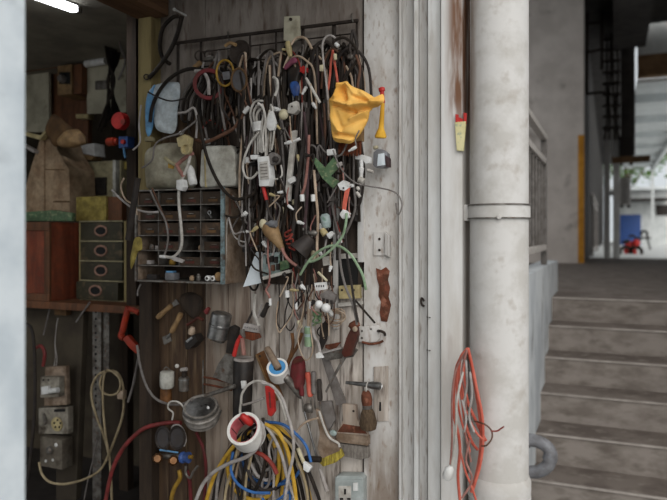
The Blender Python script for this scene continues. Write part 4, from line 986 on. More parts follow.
t.part('brick', MB().prism([D(x, y, .19) for x, y in ((257, 157), (268, 155.5), (270.5, 177), (268.5, 186), (259, 186.5))], (0, .03, 0), .004), 'white_plastic')
lb_ = MB()
t.part('label_plate', flat([(259, 162), (267.5, 161), (269.2, 179), (260.2, 180)], .1916, .0012, .0004), 'white_cable')
for k_ in range(5): t.part('label_line', flat([(260 + k_ * .15, 164 + 3.2 * k_), (267 + k_ * .15, 163.4 + 3.2 * k_), (267.1 + k_ * .15, 164.2 + 3.2 * k_), (260.1 + k_ * .15, 164.8 + 3.2 * k_)], .1922, .0004, 0), 'grey_cable')
t.part('side_plug', flat([(250, 155), (257, 154.5), (257, 159), (250.5, 159.5)], .188, .02, .002), 'white_plastic')
t.part('red_lead', MB().tube(smooth([D(x, y, .175) for x, y in ((263, 186), (265, 194), (266.5, 200))], 4), .0055, 8), 'red_plastic')
t.part('lead', MB().tube(smooth([D(x, y, .175) for x, y in ((266.5, 200), (268, 208), (270, 215), (274, 222))], 4), .004, 8), 'charcoal'); t.done()
wl = 'white_cable'
t = T('white_cable_hank', 'white cable wound in a long hank above the white adapter', 'cable')
P = [(262, 103), (254, 104), (250.5, 113), (252, 124), (255, 137), (255, 152)]
for k_, P in enumerate(([(263, 101), (255, 102), (250.5, 112), (252, 124), (255, 138), (255.5, 154)], [(262, 105), (257, 106), (253.5, 114), (256, 126), (258, 140), (258, 154)], [(262, 108), (258, 112), (256.5, 118), (259, 130), (260.5, 152)], [(262, 104), (264, 112), (262, 124), (261.5, 138), (262, 153)], [(258, 103), (263, 108), (265.5, 120), (263, 135), (264, 152)])):
    t.part('strand', MB().tube(smooth([D(x, y, .165 + .006 * k_) for x, y in P], 6), .0034, 8), wl)
t.part('wrap', MB().tube([D(257.5, 122, .178), D(258.5, 131, .178)], .017, 12, flat=.55), 'white_plastic')
t.part('loop', MB().tube(smooth([D(x, y, .185) for x, y in ((259, 132), (251, 142), (245, 156), (243, 168), (246, 177), (252, 178), (258, 172))], 6), .0034, 8), wl); t.done()
t = T('white_cable_hank', 'second, thinner white hank right of the long one', 'cable')
for k_, P in enumerate(([(271, 104), (269, 118), (268, 135), (267, 155)], [(271, 105), (273, 118), (271, 134), (270, 152)], [(272, 106), (274.5, 122), (273.5, 138), (271.5, 150)], [(270, 110), (266, 126), (266, 142), (265.5, 156)])):
    t.part('strand', MB().tube(smooth([D(x, y, .168 + .007 * k_) for x, y in P], 6), .003, 8), wl)
t.part('wrap', MB().prism([D(x, y, .192) for x, y in ((268, 113), (272, 110), (275.5, 122), (274, 130), (269, 131), (266, 127))], (0, .012, 0), .004), 'white_plastic'); t.done()
t = T('rotary_knob', 'round grey rotary knob right of the white adapter', 'knob')
t.part('flange', disc(276, 159.5, 6.4, .16, [(0, .9), (.012, 1), (.02, 1), (.024, .85)], 24), 'grey_cable')
t.part('knob', disc(276, 159.5, 3, .1842, [(0, 1.1), (.008, 1), (.011, .6)], 16), 'charcoal'); t.done()
one('cable', wire([(281, 165), (282, 175), (277, 179), (270, 179)], .165, .9), 'white_cable', 'thin white wire loop below the round grey knob', 'cable')
t = T('plastic_strip', 'long cream plastic strip with a hooked foot in the tangle', 'strip')
t.part('strip', flat([(291, 131), (296, 130), (291, 178), (289.5, 201), (284, 203), (286.5, 176)], .15, .012, .002), 'white_cable')
t.part('foot', flat([(287, 180), (293, 176), (295.5, 181), (290, 184)], .156, .014, .002), 'white_plastic'); t.done()
t = T('doorbell_part', 'cream plastic doorbell part with a rounded yellow lug', 'fitting')
t.part('body', MB().prism([D(x, y, .165) for x, y in ((288, 104), (296, 100.5), (298, 110), (294, 114), (287, 113))], (0, .02, 0), .003), 'white_cable')
t.part('lug', MB().ball(D(283.5, 114.5, .16), .015, (1, .6, 1.05)), 'gold_tape')
t.part('screw', disc(292, 106.5, .9, .1655, [(0, 1), (.002, 1)], 8), 'iron'); t.done()
t = T('beige_plug', 'beige rubber plug at the top with a cable arching right', 'plug')
t.part('body', rod((287.5, 41.5), (290.5, 57), 3.2, [(0, .6), (.1, .9), (.5, 1.0), (.85, .75), (1, .5)], .11), 'yellowed_plastic')
t.part('pin', MB().tube([D(282.5, 49.5, .11), D(287, 49.5, .11)], .004, 7), 'yellowed_plastic')
t.part('lead', MB().tube(smooth([D(x, y, .11) for x, y in ((291, 45), (295, 39), (301, 37), (307, 40), (312, 49))], 5), .0038, 8), 'beige_cable')
t.part('lead', MB().tube(smooth([D(x, y, .11) for x, y in ((289, 56), (286, 62), (284, 68))], 5), .0034, 8), 'beige_cable'); t.done()
one('cable', wire([(328, 100), (326, 80), (323.5, 62), (322.5, 46), (325, 38), (330, 35.5), (335, 38), (337, 43)], .15, 1.1), 'pale_grey_cable', 'pale grey cable making a tall arch right of the red knob', 'cable')
one('cable_tip', rod((335.5, 43.5), (338.5, 46.5), 2.0, CYL, .152), 'white_plastic', 'white tip of the tall grey cable arch', 'tip')
t = T('tool_pouch', 'black pouch with mauve strap and blue patch hanging on the rack', 'pouch')
t.part('pouch', MB().pillow([D(x, y, .09) for x, y in ((289, 66), (297, 63), (302, 70), (301, 84), (298, 93), (291, 94), (288, 82))], .016, .002, 5), 'black_plastic')
t.part('strap', MB().pillow([D(x, y, .108) for x, y in ((284, 67), (291, 59), (295, 57), (297, 62), (292, 65), (286, 70))], .006, .001, 6), 'purple_cloth')
t.part('patch', MB().pillow([D(x, y, .108) for x, y in ((290, 84), (296, 81), (300, 87), (298, 97), (293, 96))], .006, .001, 7), 'blue_plastic'); t.done()
t = T('star_handle', 'small bright red star knob in the upper tangle', 'knob')
t.part('knob', MB().prism([D(303 + (4.2 if i % 2 else 3.0) * math.cos(i * PI / 6), 69.5 + (4.2 if i % 2 else 3.0) * math.sin(i * PI / 6), .13) for i in range(12)], (0, .014, 0), .002), 'red_plastic')
t.part('shaft', MB().tube([D(303, 69.5, .115), D(303, 69.5, .06)], .004, 8), 'dull_steel'); t.done()
one('white_stick', rod((306, 78), (320, 103), 1.5, CYL, .16), 'white_cable', 'white plastic stick slanting in the upper tangle', 'stick')
one('white_arc', wire([(273, 77), (277, 80), (277.5, 88), (275, 96)], .15, 1.4), 'white_cable', 'short bright white cable arc above the second white hank', 'cable')
one('connector', flat([(319.5, 65), (323, 64.5), (323, 71), (319.5, 71)], .155, .01, .001), 'gold_tape', 'small cream connector left of the tall grey cable arch', 'connector')
# pair of scissors-like dark pliers hanging at the rack right
t = T('dark_pliers', 'dark long handled pliers hanging at the right end of the rack', 'pliers')
for P in ([(353, 30), (350, 48), (352, 60), (346, 75), (342, 90)], [(353, 30), (357, 46), (352, 60), (358, 74), (359, 88)]): t.part('handle', MB().tube(smooth([D(x, y, .09) for x, y in P], 5), .0052, 8), 'charcoal')
t.part('pivot', disc(352, 58, 3, .085, [(0, 1), (.016, 1), (.02, .6)], 14), 'dull_steel'); t.done()
for i, P in enumerate(([(333, 50), (331, 62), (330, 75), (328, 90)], [(333, 52), (335, 65), (337, 78), (338, 86)])):
    one('red_wire', wire(P, .12 + .01 * i, 1.3), 'salmon_cable', 'rust red wire hanging above the yellow cloth', 'wire', 'rust red wires above the yellow cloth')
one('wire_hanger', wire([(346, 66), (351, 76), (353, 88)], .12, 1.2), 'beige_cable', 'beige cable end bending down to the yellow cloth', 'cable')
one('cream_sleeve', rod((335, 54), (335.5, 60), 1.8, CYL, .14), 'gold_tape', 'small cream sleeve on the rust red wires', 'sleeve')

# ------------------------------------------------------------------ middle of the tangle
t = T('cone_shade', 'dark grey cone shaped lamp shade lying sideways in the tangle', 'lamp shade')
t.part('shade', MB().lathe(D(311, 237, .165), D(298, 252, .185), [(0, .010), (.06, .017), (.7, .026), (1, .031), (1, .027), (.85, .022)], 24), 'charcoal')
t.part('cap', MB().ball(D(313, 233, .165), .010, (1.5, .8, .8)), 'dull_steel'); t.done()
t = T('bulb_holder', 'brown cone shaped bulb holder with a grey cap', 'bulb holder')
t.part('cone', MB().lathe(D(267, 224, .17), D(283, 250, .175), [(0, .014), (.1, .022), (.3, .023), (.95, .008), (1, .006)], 20), 'tan_wood')
t.part('cap', MB().lathe(D(276, 224, .186), D(266, 224, .186), [(0, .010), (.5, .011), (.8, .006), (1, .005)], 14), 'pvc_grey')
t.part('screw_ring', MB().ball(D(263, 224, .175), .013, (.9, .7, 1.1)), 'gold_tape'); t.done()
rr = random.Random(9)
one('twisted_red_wire', MB().tube(smooth([D(287 + 4 * math.sin(i * 1.9) + .4 * i, 230 + i * 1.6 + 2.5 * math.cos(i * 2.3), .185 + .006 * math.sin(i * 1.3)) for i in range(13)], 5), .0026, 7), 'red_cable', 'crumpled red wire knot beside the brown bulb holder', 'wire')
t = T('test_lead', 'red lead with a black tip slanting from the bulb holder', 'lead')
t.part('lead', MB().tube(smooth([D(x, y, .18) for x, y in ((282, 248), (285, 255), (290, 261), (297, 266))], 5), .0046, 8), 'pink_cable')
t.part('tip', MB().tube([D(297, 266, .18), D(305, 272, .18)], .0042, 8), 'black_plastic'); t.done()
t = T('metal_plate', 'pale triangular metal plate corner right of the parts cabinet', 'plate')
t.part('plate', flat([(256, 252), (262, 252), (261, 283), (243, 287)], .13, .003, .0004), 'blue_white_paint')
t.part('hole', disc(255, 255, 1.2, .1302, [(0, 1), (.0006, 1)], 8), 'iron'); t.done()
t = T('circuit_plate', 'pale circuit board tray holding brown components under the bulb holder', 'circuit board')
t.part('tray', flat([(262, 254), (279, 252), (281, 272), (263, 277)], .14, .004, .0006), 'pcb_pale')
t.part('lip', flat([(262, 277), (289, 269.5), (290, 272.5), (263, 280)], .155, .018, .001), 'white_cable')
t.part('green_strip', flat([(279, 262), (288, 259), (289, 268), (280, 271)], .141, .004, .001), 'pcb_green')
for x, y in ((266, 258), (270, 256), (274, 257), (271, 265), (276, 264)): t.part('component', flat([(x, y), (x + 2.4, y - .4), (x + 2.5, y + 6), (x + .1, y + 6)], .152, .011, .001), 'brown_cable' if x % 2 else 'black_plastic')
t.done()
t = T('wood_block', 'brown wooden blocks stacked behind the circuit tray', 'block')
t.part('block', flat([(250, 228), (262, 227), (262, 245), (250, 247)], .09, .05, .003), 'brown_wood')
t.part('lower_block', flat([(262, 236), (276, 235), (276, 250), (262, 251)], .085, .045, .003), 'old_handle'); t.done()
gl = 'pale green cable crossing in a loop below the white connectors'
one('green_cable', wire([(300, 275), (308, 262), (318, 252), (330, 246), (341, 247), (351, 255), (358, 266), (363, 276), (366, 290)], .185, 1.35), 'green_cable', 'pale green cable arching over the dark opening', 'cable')
one('green_cable', wire([(309, 262), (316, 260), (326, 254), (336, 245), (343, 235), (346, 222), (346.5, 213)], .20, 1.35), 'green_cable', 'pale green cable rising to the white cracked connector', 'cable')
t = T('white_connector', 'white cracked connector cap with red wires at the top of the green cable', 'connector')
t.part('cap', MB().prism([D(x, y, .195) for x, y in ((339, 214), (343, 209), (346, 211), (349, 213), (347.5, 218), (342, 219))], (0, .018, 0), .003), 'white_plastic')
for k_ in range(3): t.part('wire', MB().tube(smooth([D(343 + k_, 210, .188), D(344 + k_ * 1.3, 200, .185), D(347 + k_ * 1.5, 186 - k_, .17)], 5), .0028, 7), 'salmon_cable')
t.done()
one('connector', flat([(326, 234), (331, 231), (334, 234), (329, 239)], .17, .012, .002), 'white_plastic', 'small white tilted connector below the pale jar', 'connector')
t = T('starter_capsule', 'pale green and cream capsule fitting in the middle tangle', 'fitting')
t.part('capsule', rod((324.5, 214), (327, 228), 5, [(0, .6), (.15, 1), (.7, 1), (1, .75)], .16), 'pcb_pale')
t.part('foot', rod((322, 229), (325.5, 235), 3.4, CYL, .165), 'yellowed_plastic'); t.done()
t = T('terminal_strip', 'white four-pin terminal strip in the middle tangle', 'connector')
t.part('body', flat([(314, 283), (325, 282), (326, 289.5), (315.5, 291)], .17, .014, .002), 'white_plastic')
for k_ in range(4): t.part('pin_hole', flat([(316 + 2.3 * k_, 285.2), (317.2 + 2.3 * k_, 285), (317.3 + 2.3 * k_, 287), (316.1 + 2.3 * k_, 287.2)], .1703, .001, 0), 'charcoal')
t.done()
t = T('grey_terminal', 'grey terminal block with dark teeth below the white terminal strip', 'terminal block')
t.part('body', flat([(319, 295), (327, 290), (336, 296), (333, 303), (325, 302)], .165, .02, .002), 'grey_cable')
for k_ in range(3): t.part('tooth', flat([(322 + 4 * k_, 298 + k_), (324.5 + 4 * k_, 298.5 + k_), (324.5 + 4 * k_, 302 + k_), (322 + 4 * k_, 302 + k_)], .167, .012, .001), 'black_plastic')
t.done()
one('white_bulb', MB().ball(D(319, 304.5, .175), .0115), 'white_plastic', 'left of two round white beads below the grey terminal block', 'bead')
one('white_bulb', MB().ball(D(326, 308, .178), .0125), 'white_plastic', 'right and larger of two round white beads below the grey terminal block', 'bead')
one('cream_box', flat([(322, 257), (329, 256), (329.5, 265), (323, 266)], .165, .015, .002), 'white_cable', 'small cream box with a black hole left of the dark opening', 'fitting')
one('white_stub', rod((318, 272), (327, 281), 1.3, CYL, .172), 'gold_tape', 'cream stick slanting above the white terminal strip', 'stick')
# opening with lock plate in the door
t = T('door_hatch', 'dark hatch opening with a cream lock plate in the door', 'hatch')
t.part('opening', flat([(338.5, 258), (357.5, 257), (357.5, 286), (338.5, 286)], .008, .004, 0), 'black_ink')
t.part('frame_top', flat([(338, 254), (358, 253), (358, 258), (338, 259)], .014, .01, .001), 'white_cable')
t.part('lock_plate', flat([(338.5, 286), (359, 285), (359.5, 298.5), (339, 299)], .026, .02, .002), 'yellowed_plastic')
t.part('screw', disc(342, 290, 1.2, .0262, [(0, 1), (.002, .8)], 8), 'iron')
t.part('screw', disc(354, 290, 1.0, .0262, [(0, 1), (.002, .8)], 8), 'iron')
t.part('shelf_edge', flat([(338, 303), (362, 301), (362, 304.5), (338, 307)], .022, .014, .001), 'white_cable'); t.done()

# ------------------------------------------------------------------ the tangle of hanging cables
rnd = random.Random(77)
KINDS = {
    'black_rubber': ('black', 'black cable hanging in the tangle between rack and pale planks', 'black cables in the tangle', 'cable'),
    'charcoal': ('dark', 'charcoal grey cable hanging in the tangle between rack and pale planks', 'charcoal cables in the tangle', 'cable'),
    'grey_cable': ('grey', 'mid grey cable hanging in the tangle between rack and pale planks', 'mid grey cables in the tangle', 'cable'),
    'pale_grey_cable': ('pale', 'pale grey cable hanging in the tangle between rack and pale planks', 'pale grey cables in the tangle', 'cable'),
    'brown_cable': ('brown', 'brown cable hanging in the tangle between rack and pale planks', 'brown cables in the tangle', 'cable'),
    'beige_cable': ('beige', 'beige cable hanging in the tangle between rack and pale planks', 'beige cables in the tangle', 'cable'),
    'white_cable': ('white', 'loose white cable hanging in the tangle between rack and pale planks', 'loose white cables in the tangle', 'cable'),
    'pink_cable': ('pink', 'dusty pink wire hanging in the tangle between rack and pale planks', 'dusty pink wires in the tangle', 'wire'),
    'red_cable': ('red', 'thin dark red wire hanging in the tangle between rack and pale planks', 'thin dark red wires in the tangle', 'wire'),
    'purple_cable': ('purple', 'dull purple cable hanging in the tangle between rack and pale planks', 'dull purple cables in the tangle', 'cable')}
def hang(x0, y0, y1, mt, d, r, kind='drop', sway=5, endx=None):
    ex = x0 + rnd.uniform(-sway * 1.6, sway * 1.6) if endx is None else endx
    n = max(4, int((y1 - y0) / 26)); P = []
    if kind == 'hook':
        P += [(x0 - rnd.uniform(4, 12), y0 + rnd.uniform(14, 40), d - .012), (x0 - rnd.uniform(2, 6), y0 + rnd.uniform(2, 8), d - .006)]
    P.append((x0, y0, d))
    ph = rnd.uniform(0, 6); am = rnd.uniform(.4, 1) * sway
    for i in range(1, n + 1):
        q = i / n; P.append((x0 + (ex - x0) * q + am * math.sin(ph + q * rnd.uniform(3.5, 5.5)) * q, y0 + (y1 - y0) * q, d + rnd.uniform(-.005, .005)))
    if kind == 'loop':
        w = rnd.uniform(5, 13) * rnd.choice((-1, 1)); x, y = P[-1][0], P[-1][1]
        P += [(x + w * .5, y + abs(w) * .55, d + .006), (x + w, y - 4, d + .011)]
        m_ = max(2, int((y1 - y0) * .6 / 26)); yt = y0 + (y1 - y0) * rnd.uniform(.1, .6)
        for i in range(1, m_ + 1): P.append((x + w + rnd.uniform(-3, 3), y - 4 + (yt - y + 4) * i / m_, d + .011))
    lab = KINDS[mt]
    plug = kind != 'loop' and rnd.random() < .22
    t = T('cable' if lab[3] == 'cable' else 'wire', lab[1], lab[3], lab[2])
    t.part('lead', MB().tube(smooth([D(*p) for p in P], 6), r * pm(x0), 7), mt)
    if plug:
        a_ = D(*P[-1]); b_ = a_ + (D(*P[-1]) - D(*P[-2])).normalized() * rnd.uniform(.014, .024); w = rnd.uniform(.0055, .0085)
        t.part('plug', MB().lathe(a_, b_, [(-.15, w * .5), (.1, w), (.85, w), (1, w * .7)], 8), rnd.choice(('white_plastic', 'black_plastic', 'white_cable', 'gold_tape', 'charcoal')))
    return t.done()
POOL = ['black_rubber'] * 34 + ['charcoal'] * 17 + ['grey_cable'] * 14 + ['brown_cable'] * 9 + ['pale_grey_cable'] * 9 + ['beige_cable'] * 7 + ['white_cable'] * 3 + ['pink_cable'] * 4 + ['red_cable'] * 2 + ['purple_cable'] * 4
RAD = {'black_rubber': 1.35, 'charcoal': 1.35, 'grey_cable': 1.1, 'brown_cable': 1.1, 'pale_grey_cable': 1.0, 'beige_cable': 1.0, 'white_cable': .9, 'pink_cable': .95, 'red_cable': .8, 'purple_cable': 1.1}
def ry(x): return 43 - (x - 178) * .125                   # height of the rack's top rod in the picture
for i in range(112):
    x = 240 + 117 * ((i * .618034) % 1) if i % 9 else 214 + 28 * ((i * .618034) % 1)
    mt = rnd.choice(POOL); d = .035 + .105 * ((i * .381966) % 1)
    y0 = ry(x) + rnd.uniform(14, 95)
    lim = 135 if x < 240 else 262 if x < 262 else (325 if x < 338 else 275)
    y1 = min(lim * rnd.uniform(.82, 1), y0 + rnd.uniform(70, 190)); y1 = max(y1, y0 + 34)
    hang(x, y0, y1, mt, d, RAD[mt] * rnd.uniform(.7, 1.25), rnd.choice(('drop', 'hook', 'hook', 'loop')), rnd.uniform(4, 13))
# arches over the rack hooks
for i in range(34):
    x = 210 + (i * 8.8) % 141; w = rnd.uniform(7, 20); y = ry(x) + rnd.uniform(16, 34); mt = rnd.choice(POOL); d = .055 + .005 * (i % 9)
    P = [(x - w, y + rnd.uniform(30, 70)), (x - w * .8, y + 14), (x - w * .2, y), (x + w * .5, y + 4), (x + w, y + 20), (x + w * 1.15, y + rnd.uniform(40, 90))]
    lab = KINDS[mt]; one(lab[3], wire(P, d, RAD[mt] * 1.1), mt, lab[1], lab[3], lab[2])
# cables that cross the others aslant
for i in range(22):
    x = rnd.uniform(228, 350); y = rnd.uniform(95, 250); dx = rnd.choice((-1, 1)) * rnd.uniform(14, 34); mt = rnd.choice(POOL); lab = KINDS[mt]
    P = [(x, y), (x + dx * .3, y + rnd.uniform(8, 26)), (x + dx * .75, y + rnd.uniform(10, 34)), (x + dx, y + rnd.uniform(-6, 22)), (x + dx * 1.05, y + rnd.uniform(24, 60))]
    P = [(min(352, max(222, a_)), b_) for a_, b_ in P]
    one(lab[3], wire(P, .10 + .0024 * i, RAD[mt] * .9), mt, lab[1], lab[3], lab[2])
# long cables in front
for i, (P, mt, r) in enumerate([
    ([(308, 108), (306, 130), (301, 160), (297, 190), (295, 215), (292, 240), (296, 262)], 'charcoal', 2.0),
    ([(304, 112), (307, 140), (308, 170), (307, 200), (304, 228)], 'purple_cable', 1.6),
    ([(309, 135), (308, 160), (305, 185), (301, 196)], 'pink_cable', 1.5),
    ([(314, 170), (316, 195), (318, 220), (317, 245), (318, 260)], 'beige_cable', 1.4),
    ([(266, 96), (267, 110), (266, 140), (264, 158)], 'black_rubber', 1.5),
    ([(258, 205), (260, 225), (260, 250), (261, 275), (265, 290)], 'black_rubber', 1.3),
    ([(267, 224), (268, 240), (268, 258), (270, 275), (268, 286)], 'pink_cable', 1.0),
    ([(270, 284), (266, 290), (269, 296), (270, 302)], 'pink_cable', 1.2),
    ([(340, 232), (340, 260), (345, 285), (353, 305), (357, 325)], 'grey_cable', 1.3),
    ([(345, 228), (347, 255), (351, 280), (354, 300), (358, 322)], 'charcoal', 1.3),
    ([(355, 300), (362, 308), (368, 315), (375, 323)], 'black_rubber', 1.1),
    ([(246, 205), (243, 220), (247, 240), (249, 255), (254, 268), (268, 274)], 'black_rubber', .9),
    ([(335, 40), (345, 38), (356, 48), (357, 60), (350, 70), (342, 84)], 'black_rubber', 1.5),
    ([(356, 55), (360, 68), (358, 84), (357, 98)], 'brown_cable', 1.4),
    ([(278, 175), (284, 190), (287, 205), (284, 225), (283, 240)], 'black_rubber', 1.2),
    ([(273, 200), (280, 208), (276, 225), (270, 240)], 'grey_cable', .9)]):
    lab = KINDS[mt]; one(lab[3], wire(P, .150 + .004 * (i % 5), r), mt, lab[1], lab[3], lab[2])
for i, (x, y) in enumerate(((302, 198), (313, 198), (287, 294), (270, 302), (310, 305), (296, 306))):
    lb = ('left white crimp sleeve hanging below the green circuit board', 'right white crimp sleeve hanging below the green circuit board', 'white blade connector hanging low at the pale planks', 'tiny pale clip under the circuit tray', 'small clear clip left of the two white beads', 'pale ferrule left of the two white beads')[i]
    one('crimp_sleeve', rod((x, y - 3.5), (x + .4, y + 3.5), 2.4 if i < 3 else 1.5, CYL, .165), 'white_plastic', lb, 'connector')
# small plugs and connectors dangling among the cables
for i in range(46):
    x = 244 + 110 * ((i * .618034 + .3) % 1); y = 88 + 215 * ((i * .414214 + .1) % 1)
    if 322 < x and y < 148 or x < 275 and y > 255 or x < 252 and y < 130 or 335 < x and y > 240: continue
    a_ = rnd.uniform(0, PI); L_ = rnd.uniform(2.2, 4.6); k_ = rnd.choice((0, 0, 1, 2)); dd = .150 + .012 * (i % 4)
    p_, q_ = (x - math.cos(a_) * L_, y - math.sin(a_) * L_), (x + math.cos(a_) * L_, y + math.sin(a_) * L_)
    mt, lb, gp = (('white_plastic', 'small white connector dangling among the hanging cables', 'white connectors in the tangle'), ('black_plastic', 'small black plug dangling among the hanging cables', 'black plugs in the tangle'), ('yellowed_plastic', 'small cream terminal dangling among the hanging cables', 'cream terminals in the tangle'))[k_]
    t = T(('connector', 'plug', 'terminal')[k_], lb, ('connector', 'plug', 'terminal')[k_], gp)
    w = rnd.uniform(1.3, 2.4)
    t.part('body', rod(p_, q_, w, [(0, .7), (.08, 1), (.6, 1), (.64, .75), (1, .6)], dd, 8), mt)
    t.part('lead', wire([q_, (x + math.cos(a_) * L_ * 2 + 1, y + math.sin(a_) * L_ * 2), (x + rnd.uniform(-6, 6), y + rnd.uniform(12, 24))] if k_ else [p_, (p_[0] - 1, p_[1] - 8), (p_[0] + rnd.uniform(-5, 5), p_[1] - rnd.uniform(14, 30))], dd, .7), rnd.choice(('grey_cable', 'charcoal', 'beige_cable', 'pink_cable')))
    t.done()
# fine wire nests lower down
for i in range(26):
    x = rnd.uniform(288, 332); y0 = rnd.uniform(268, 296); mt = rnd.choice(['grey_cable', 'pale_grey_cable', 'beige_cable', 'brown_cable', 'charcoal', 'pink_cable'])
    hang(x, y0, y0 + rnd.uniform(25, 75), mt, .06 + .075 * ((i * .618) % 1), .65, rnd.choice(('drop', 'loop')), 6)
m = MB()
for i in range(7):
    c0 = (337 + rnd.uniform(-3, 3), 317 + rnd.uniform(-3, 3)); rx, ry_ = rnd.uniform(6, 10), rnd.uniform(5, 9); o = rnd.uniform(0, 6)
    m.tube(smooth([D(c0[0] + rx * math.cos(o + k * .7), c0[1] + ry_ * math.sin(o + k * .7), .06 + .006 * i + .004 * math.sin(k)) for k in range(10)], 4), .0016, 6)
one('wire_nest', m, 'beige_cable', 'tangled nest of thin pale wire above the dark red wooden grip', 'wire nest')
one('green_wire_nest', MB().tube(smooth([D(317 + 4.5 * math.sin(k * 2.1), 318 + k * .7 - 4 + 4 * math.cos(k * 1.7), .14 + .004 * math.sin(k)) for k in range(12)], 4), .003, 7), 'pcb_green', 'small green wire curl above the green battery', 'wire')

# ------------------------------------------------------------------ tools on the lower door
def nail(t, x, y, d0): t.part('hanging_hole', disc(x, y, 1.2, d0, [(0, 1), (.0012, 1)], 8), 'iron')
t = T('hand_trowel', 'small trowel with a yellowed wooden handle, upper left on the dark planks', 'trowel')
t.part('handle', rod((172, 305), (157, 318), 2.6, HANDLE, .04), 'tan_wood')
t.part('blade', flat([(172, 303), (176, 299), (179, 304), (173, 307)], .04, .004, .001), 'dull_steel'); t.done()
t = T('scraper', 'scraper with a wooden handle and small square steel blade on the dark planks', 'scraper')
t.part('handle', rod((181.5, 313), (171, 333), 2.8, HANDLE, .05), 'tan_wood')
t.part('blade', flat([(162, 337), (169, 334), (171.5, 341), (164, 345)], .05, .004, .001), 'dull_steel')
t.part('shank', MB().tube([D(171, 333, .052), D(167, 338, .051)], .004, 8), 'steel'); t.done()
t = T('padlock', 'black handled tool with a shiny metal band hanging right of the scraper', 'tool')
t.part('body', MB().prism([D(x, y, .08) for x, y in ((184, 341), (194, 334), (198, 341), (190, 349), (185, 350))], (0, .04, 0), .006), 'black_plastic')
t.part('band', flat([(185.5, 341), (191.5, 336.5), (192.8, 338.2), (187, 343)], .083, .004, .001), 'steel')
t.part('grip', rod((191, 334), (193, 327), 3.4, [(0, 1), (.5, 1.1), (1, .6)], .06), 'beige_cable')
t.part('strap', MB().tube(smooth([D(x, y, .06) for x, y in ((187, 325), (193, 321), (198, 318), (203, 320))], 4), .005, 8), 'mahogany'); t.done()
one('red_clip', MB().prism([D(x, y, .05) for x, y in ((203, 311), (207, 307), (209, 309), (206, 315))], (0, .012, 0), .003), 'red_hose', 'small dull red clip above the silver cylinder', 'clip')
one('dark_pouch', MB().pillow([D(x, y, .045) for x, y in ((181, 295), (192, 292), (200, 297), (202, 308), (197, 319), (191, 316), (185, 311), (182, 304))], .02, .004, 5), 'dark_post', 'dark leather pouch hanging under the parts cabinet', 'pouch')
t = T('metal_canister', 'silver ribbed metal cylinder with brackets on the worn planks', 'cylinder')
t.part('cylinder', MB().lathe(D(222, 313, .085), D(217, 339, .085), [(0, .028), (.05, .032), (.42, .032), (.45, .034), (.5, .034), (.53, .032), (.95, .032), (1, .026)], 24), 'steel')
t.part('bracket', flat([(209, 331), (214, 336), (222, 340), (221, 344), (212, 341), (207, 336)], .07, .02, .002), 'dull_steel')
t.part('knob', MB().ball(D(211, 338, .10), .009), 'beige_cable'); t.done()
t = T('wall_scraper', 'wide spatula with a black handle and grey steel blade', 'spatula')
t.part('handle', flat([(229, 327), (233, 325), (238, 328), (233.5, 355), (225.5, 353)], .085, .016, .004), 'black_plastic')
t.part('blade', flat([(225, 354), (233, 355), (236, 370), (235, 386), (213, 377), (218, 364)], .078, .003, .0006), 'dull_steel')
nail(t, 233, 329.5, .0855); t.done()
t = T('red_pliers', 'red handled pliers beside the black spatula handle', 'pliers')
for P in ([(241, 336), (237, 344), (234, 356)], [(242, 338), (243, 346), (244, 355)]): t.part('handle', MB().tube(smooth([D(x, y, .105) for x, y in P], 4), .0068, 8), 'red_plastic' if P[0][0] == 241 else 'pink_cable')
t.part('jaw', flat([(240, 330), (243, 329), (244, 338), (240.5, 338)], .105, .01, .002), 'dull_steel'); t.done()
t = T('paint_brush', 'flat brush with forked pale handle and rust red bristles', 'brush')
t.part('handle', MB().tube(smooth([D(x, y, .085) for x, y in ((255, 294), (254.5, 302), (254, 312), (256, 319), (259, 326))], 5), .0052, 8, flat=.6), 'white_cable')
t.part('handle_fork', MB().tube(smooth([D(x, y, .082) for x, y in ((254, 309), (250, 317), (246, 326))], 4), .004, 8, flat=.6), 'charcoal')
t.part('ferrule', flat([(244, 323), (258.5, 326), (258, 333), (241.5, 330.5)], .088, .014, .002), 'pale_grey_cable')
for k_ in range(6): t.part('rivet', disc(245 + k_ * 2.3, 327 + k_ * .5, .8, .0882, [(0, 1), (.0015, .7)], 8), 'steel')
t.part('bristles', flat([(241.5, 331), (258, 333.5), (260, 338), (252, 341), (243, 338), (240, 335)], .086, .012, .003), 'bristle_rust'); t.done()
t = T('multimeter_probe', 'black probe with grey screw tip hanging under the circuit tray', 'probe')
t.part('body', rod((268.5, 303), (262, 317), 2.6, HANDLE, .09), 'black_plastic')
t.part('tip', MB().tube([D(262, 304, .09), D(258, 318, .085)], .003, 7), 'pale_grey_cable'); t.done()
t = T('torch_tube', 'tall black tube with a pale grey top rim', 'tube')
t.part('tube', MB().lathe(D(243.5, 360, .075), D(242, 418, .075), [(0, .029), (.02, .031), (1, .028)], 26), 'black_plastic')
t.part('rim', MB().lathe(D(243.6, 357.5, .075), D(243.5, 360, .075), [(0, .027), (.4, .0305), (1, .031)], 26), 'pale_grey_cable'); t.done()
t = T('wooden_lath', 'orange brown wooden plank leaning behind the blue centred tape roll', 'plank')
t.part('lath', flat([(255.5, 354.5), (262, 351), (282, 398), (275, 402)], .040, .014, .002), 'orange_wood')
t.part('edge', flat([(255, 355), (256.5, 354.5), (276, 401), (274, 402)], .042, .016, .001), 'tan_wood')
nail(t, 260, 356, .0405); t.done()
